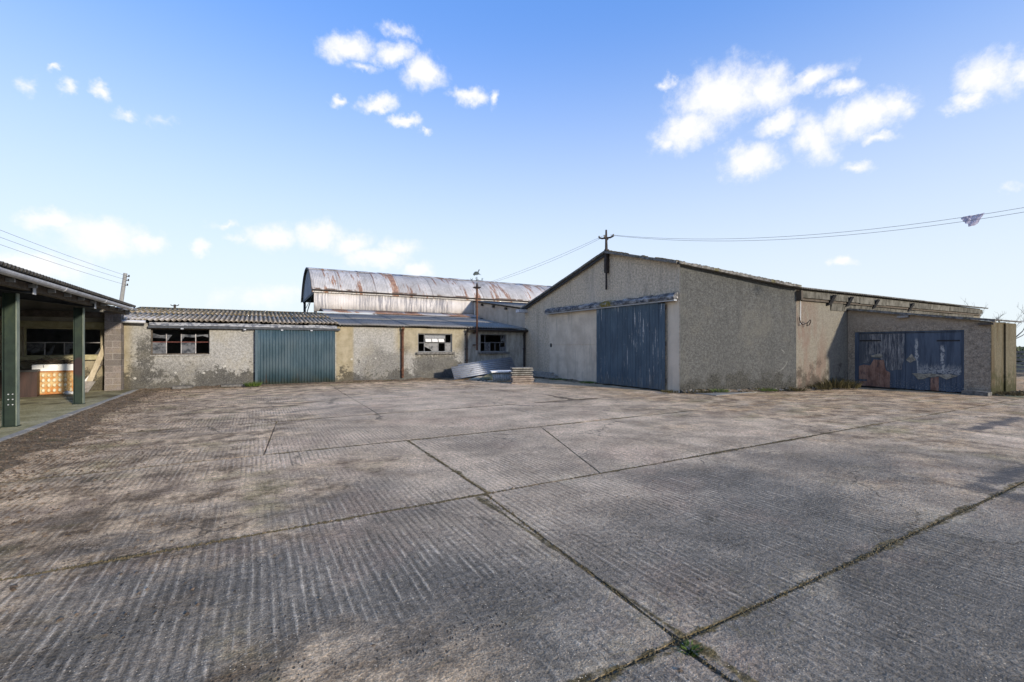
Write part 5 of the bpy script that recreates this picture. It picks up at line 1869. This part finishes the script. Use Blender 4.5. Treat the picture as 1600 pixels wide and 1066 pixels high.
# ------------------------------------------------------------------ plants and loose bits
def tuft(c, rad_, n, h, m, label, name='grass_tuft', spread=.5, cat='grass'):
    mb = MB()
    for k in range(n):
        a = R.uniform(0, 2 * math.pi)
        r = rad_ * math.sqrt(R.random())
        p = V(c[0] + r * math.cos(a), c[1] + r * math.sin(a), c[2])
        hh = h * R.uniform(.45, 1.1) * (1 - .4 * r / rad_)
        ln = V(math.cos(a), math.sin(a), 0) * hh * spread * R.uniform(.3, 1.3)
        w = R.uniform(.003, .007) * (1 + h * 3)
        b2 = R.uniform(0, math.pi)
        s_ = V(math.cos(b2), math.sin(b2), 0) * w
        mid = p + ln * .4 + V(0, 0, hh * .65)
        tip = p + ln + V(0, 0, hh)
        mb.add([p - s_, p + s_, mid + s_ * .7, mid - s_ * .7, tip], [(0, 1, 2, 3), (3, 2, 4)])
    o = mb.build(name, m, at=c)
    return tag(o, label, cat)


tuft((-12.62, -.55, .03), .26, 260, .24, 'grass', 'bright green grass tuft at the left foot of the teal door', spread=.9)
tuft((-10.53, -19.22, -.01), .05, 130, .035, 'grass', 'small green weed where slab joints cross in the foreground', 'weed_tuft', 1.4, 'weed')
tuft((6.3, -11.95, .05), .75, 700, .42, 'weed', 'brown dead weeds against the reddish wall by the small garage', 'weed_clump', .9, 'weeds')
tuft((5.3, -11.95, .03), .4, 220, .25, 'weed', 'small patch of weeds left of the brown clump on the reddish wall', 'weed_clump', .9, 'weeds')
tuft((-.35, -10.05, .02), .28, 240, .12, 'weed', 'low weeds at the foot of the whitened door jamb', 'weed_tuft', .9, 'weeds')
tuft((-.35, -5.7, .03), .35, 260, .10, 'grass', 'low grass at the left foot of the blue sliding door', 'grass_tuft', .9)
tuft((1.1, -10.85, .04), .35, 220, .14, 'grass', 'grass tuft along the foot of the canted wall near the jamb', 'grass_tuft', .9)
tuft((2.9, -11.45, .04), .32, 200, .13, 'grass', 'grass tuft midway along the foot of the canted wall', 'grass_tuft', .9)
tuft((3.9, -11.85, .03), .3, 200, .16, 'weed', 'weeds at the right end of the canted wall foot', 'weed_tuft', .9, 'weeds')
tuft((.5, -10.75, .03), .28, 170, .10, 'weed', 'brown weeds at the left end of the canted wall foot', 'weed_tuft', .9, 'weeds')
tuft((-.4, -3.6, .03), .4, 240, .09, 'grass', 'thin grass below the pale panel left of the blue door', 'grass_tuft', .9)
tuft((8.5, -15.95, .02), .45, 420, .16, 'moss', 'mossy weeds along the side wall of the small garage', 'weed_clump', .9, 'weeds')


def scatter(n, fpos, size, m, name, label, flat=.35, cat='litter'):
    mb = MB()
    for k in range(n):
        p = fpos()
        if p is None: continue
        s_ = R.uniform(*size)
        a = R.uniform(0, 6.28)
        d = V(math.cos(a), math.sin(a), R.uniform(-.3, .3)) * s_
        e = V(-math.sin(a), math.cos(a), R.uniform(-.3, .3)) * s_ * R.uniform(.3, .9)
        u = V(0, 0, s_ * flat * R.uniform(.4, 1.4))
        mb.add([p - d, p + e, p + d, p - e, p + u], [(0, 1, 4), (1, 2, 4), (2, 3, 4), (3, 0, 4)])
    o = mb.build(name, m)
    return tag(o, label, cat, kind='stuff')


def pos_shed():
    y = R.uniform(-18, -.3)
    x = -16.1 + abs(R.gauss(0, .95))
    if x > -12.6: return None
    return V(x, y, max(zshed(x, y), .0) + .004 if x < -14.2 else .006)


scatter(9000, pos_shed, (.006, .030), 'leaf_litter', 'leaf_litter', 'brown leaf litter strewn beside the open shed')


def pos_wall():
    x = R.uniform(-16.3, -.2)
    y = -abs(R.gauss(0, .45)) - .02
    return V(x, y, max(zwall(x, y) if y > -.75 else 0, 0) + .005)


scatter(3200, pos_wall, (.008, .035), 'leaf_litter', 'wall_litter', 'dirt and crumbs along the foot of the low outbuilding')


def pos_foot():
    k = R.random()
    if k < .45:
        t = R.random()
        p = A0.lerp(A1, t) + ncan * abs(R.gauss(0, .14))
    elif k < .6:
        p = V(R.uniform(4.4, 7.8), -11.68 - abs(R.gauss(0, .18)), 0)
    elif k < .8:
        p = V(-.02 - abs(R.gauss(0, .12)), R.uniform(-6.1, -.3), 0)
    else:
        p = V(R.uniform(7.9, 10.3), -15.72 - abs(R.gauss(0, .15)), 0)
    if nz(p.x * 1.3, p.y * 1.3, 1.1, 4) < -.12: return None
    if k < .6:
        zz = max(zcan(p.x, p.y), 0)
    elif k < .8:
        zz = max(zgab(p.x, p.y), 0)
    else:
        zz = .02
    return V(p.x, p.y, zz)


scatter(2200, pos_foot, (.02, .06), 'moss', 'foot_moss', 'moss cushions along the feet of the walls on the right', .8)


def pos_foot2():
    p = pos_foot()
    return None if p is None else V(p.x, p.y - .03, p.z + .005)


scatter(520, pos_foot2, (.015, .06), 'stone', 'foot_stones', 'small stones and broken render along the wall feet', .7)


def pos_yard():
    x, y = R.uniform(-15.5, 6), R.uniform(-20, -.8)
    if nz(x, y, .35, 6) < R.uniform(-.25, .35): return None
    if y > -10 and x > -.2: return None
    if x > 0 and y > -12.5: return None
    return V(x, y, .008)


scatter(2600, pos_yard, (.003, .016), 'leaf_litter', 'yard_litter', 'scattered dark crumbs of soil and leaves over the yard')


def pos_left():
    x, y = R.gauss(-14.3, .7), R.uniform(-17.5, -9)
    if nz(x, y * .6, .9, 3) < .0: return None
    return V(x, y, .008)


scatter(3000, pos_left, (.004, .020), 'leaf_litter', 'dirt_clods', 'dark clods of dirt on the left side of the yard')


def pos_stone():
    x, y = R.uniform(-15.4, 5), R.uniform(-20, -1)
    if (x > -.2 and y > -10.3) or (x > 0 and y > -12.6): return None
    return V(x, y, .006)


scatter(260, pos_stone, (.004, .013), 'stone', 'pebbles', 'pale pebbles lying about the yard', .8)


def straw():
    mb = MB()
    for k in range(240):
        if k < 150:
            x, y = R.uniform(-11, -6), -19.15 + R.gauss(0, .22)
        else:
            x, y = R.uniform(-15, -4), R.uniform(-20.2, -8)
        a = R.uniform(0, 3.14)
        l = R.uniform(.015, .06)
        d = V(math.cos(a), math.sin(a), 0) * l
        p = V(x, y, .010)
        s_ = V(-math.sin(a), math.cos(a), 0) * .0016
        mb.add([p - d - s_, p - d + s_, p + d + s_ + V(0, 0, .008), p + d - s_ + V(0, 0, .008)], [(0, 1, 2, 3)])
    tag(mb.build('straw', 'dry_grass'), 'wisps of straw lying along the slab joints', 'straw', kind='stuff')


straw()


def joint_moss():
    mb = MB()
    segs = [((-15.5, -19.15), (3, -19.15), .75), ((-15.5, -16.42), (-2, -16.42), .62), ((-15.5, -13.28), (0, -13.28), .42), ((-10.55, -22), (-10.52, -19.15), .8),
            ((-10.52, -19.15), (-10.36, -16.42), .75), ((-10.33, -16.42), (-10.28, -13.28), .4), ((-8.75, -16.42), (-7.62, -13.28), .22), ((-12.4, -13.28), (-12.14, -10.05), .25),
            ((-15, -10.05), (-3, -10.05), .3), ((-10, -6.9), (-9.9, -.6), .25)]
    for (a, b_, den) in segs:
        a, b_ = V(*a, 0), V(*b_, 0)
        L = (b_ - a).length
        d = (b_ - a) / L
        sd_ = V(-d.y, d.x, 0)
        k = 0
        for i in range(int(L * 170)):
            p = a + d * R.uniform(0, L)
            g = nz(p.x, p.y, .9, 12) * .5 + .5 + .25 * nz(p.x, p.y, 4, 2)
            if g > den + .18: continue
            wsp = .007 + .018 * max(0, (den - g))
            p = p + sd_ * R.gauss(0, wsp)
            r = R.uniform(.004, .013)
            n = 3 + (i % 2)
            a0 = R.uniform(0, 6.28)
            pts = [p + V(math.cos(a0 + 6.283 * q / n) * r * R.uniform(.7, 1.5), math.sin(a0 + 6.283 * q / n) * r * R.uniform(.7, 1.5), -.006) for q in range(n)]
            mb.add(pts + [p + V(R.uniform(-.3, .3) * r, R.uniform(-.3, .3) * r, r * R.uniform(.4, 1.0) - .004)], [(q, (q + 1) % n, n) for q in range(n)])
    tag(mb.build('joint_moss', 'moss'), 'brown moss filling the joints between the slabs', 'moss', kind='stuff')


joint_moss()
for k, (x, y, r) in enumerate(((-15.4, -.62, .09), (-15.9, -.55, .07), (-14.9, -.5, .06), (-14.1, -.55, .10), (-8.6, -.5, .06))):
    pass

# bare tree, hedge and gate at the far right
bt = thing('bare_tree', (33.3, -9.9, -.09), 'bare twiggy tree rising behind the small garage', 'tree')
trunk, crown = MB(), MB()


def branch(p, d, l, r, dep):
    n = 4
    pts = [p]
    q = p
    for i in range(n):
        d = (d + V(R.uniform(-.22, .22), R.uniform(-.22, .22), R.uniform(-.06, .16))).normalized()
        q = q + d * l / n
        pts.append(q)
    (trunk if dep == 0 else crown).tube(pts, r, 6 if dep < 2 else 4, r2=r * .55)
    if dep >= 5 or r < .004: return
    for k in range(3 if dep < 3 else 2):
        i = R.randint(1, n)
        nd = (d + V(R.uniform(-1, 1), R.uniform(-1, 1), R.uniform(-.2, .8)) * .75).normalized()
        branch(pts[i], nd, l * R.uniform(.55, .8), r * .55, dep + 1)


branch(V(33.3, -9.9, -.1), V(0, 0, 1), 2.1, .09, 0)
for k in range(3):
    branch(V(33.3, -9.9, .6 + k * .4), V(R.uniform(-.7, .7), R.uniform(-.7, .7), .8).normalized(), 1.5, .055, 1)
trunk.build('trunk', 'bark', bt)
crown.build('crown', 'bark', bt)
hg = MB()
for k in range(9000):
    t = R.random()
    base = V(36, 4, 0).lerp(V(44, -34, 0), t)
    p = base + V(R.gauss(0, .9), R.gauss(0, .6), 0)
    hmax = 1.45 + .5 * nz(t * 40, 0, .5)
    p.z = hmax * math.sqrt(R.random())
    s_ = R.uniform(.06, .15)
    a, b2 = V(R.uniform(-1, 1), R.uniform(-1, 1), R.uniform(-1, 1)).normalized() * s_, V(R.uniform(-1, 1), R.uniform(-1, 1), R.uniform(-1, 1)).normalized() * s_
    hg.add([p - a, p + b2, p + a, p - b2], [(0, 1, 2, 3)])
tag(hg.build('hedge', 'hedge_leaf'), 'dark hedge at the edge of the field on the far right', 'hedge', kind='stuff')
ga = thing('slatted_gate', (24.7, -13.4, 0), 'weathered slatted timber gate beyond the small garage', 'gate')
for k in range(6):
    z = .12 + k * .21
    MB().box(24.7, 24.74, -19.5, -11.9, z, z + .13).build('slat', 'timber_grey', ga)
for y in (-12.2, -14.6, -17.0, -19.3):
    MB().box(24.745, 24.85, y - .06, y + .06, -.1, 1.45).build('post', 'timber_dark', ga)
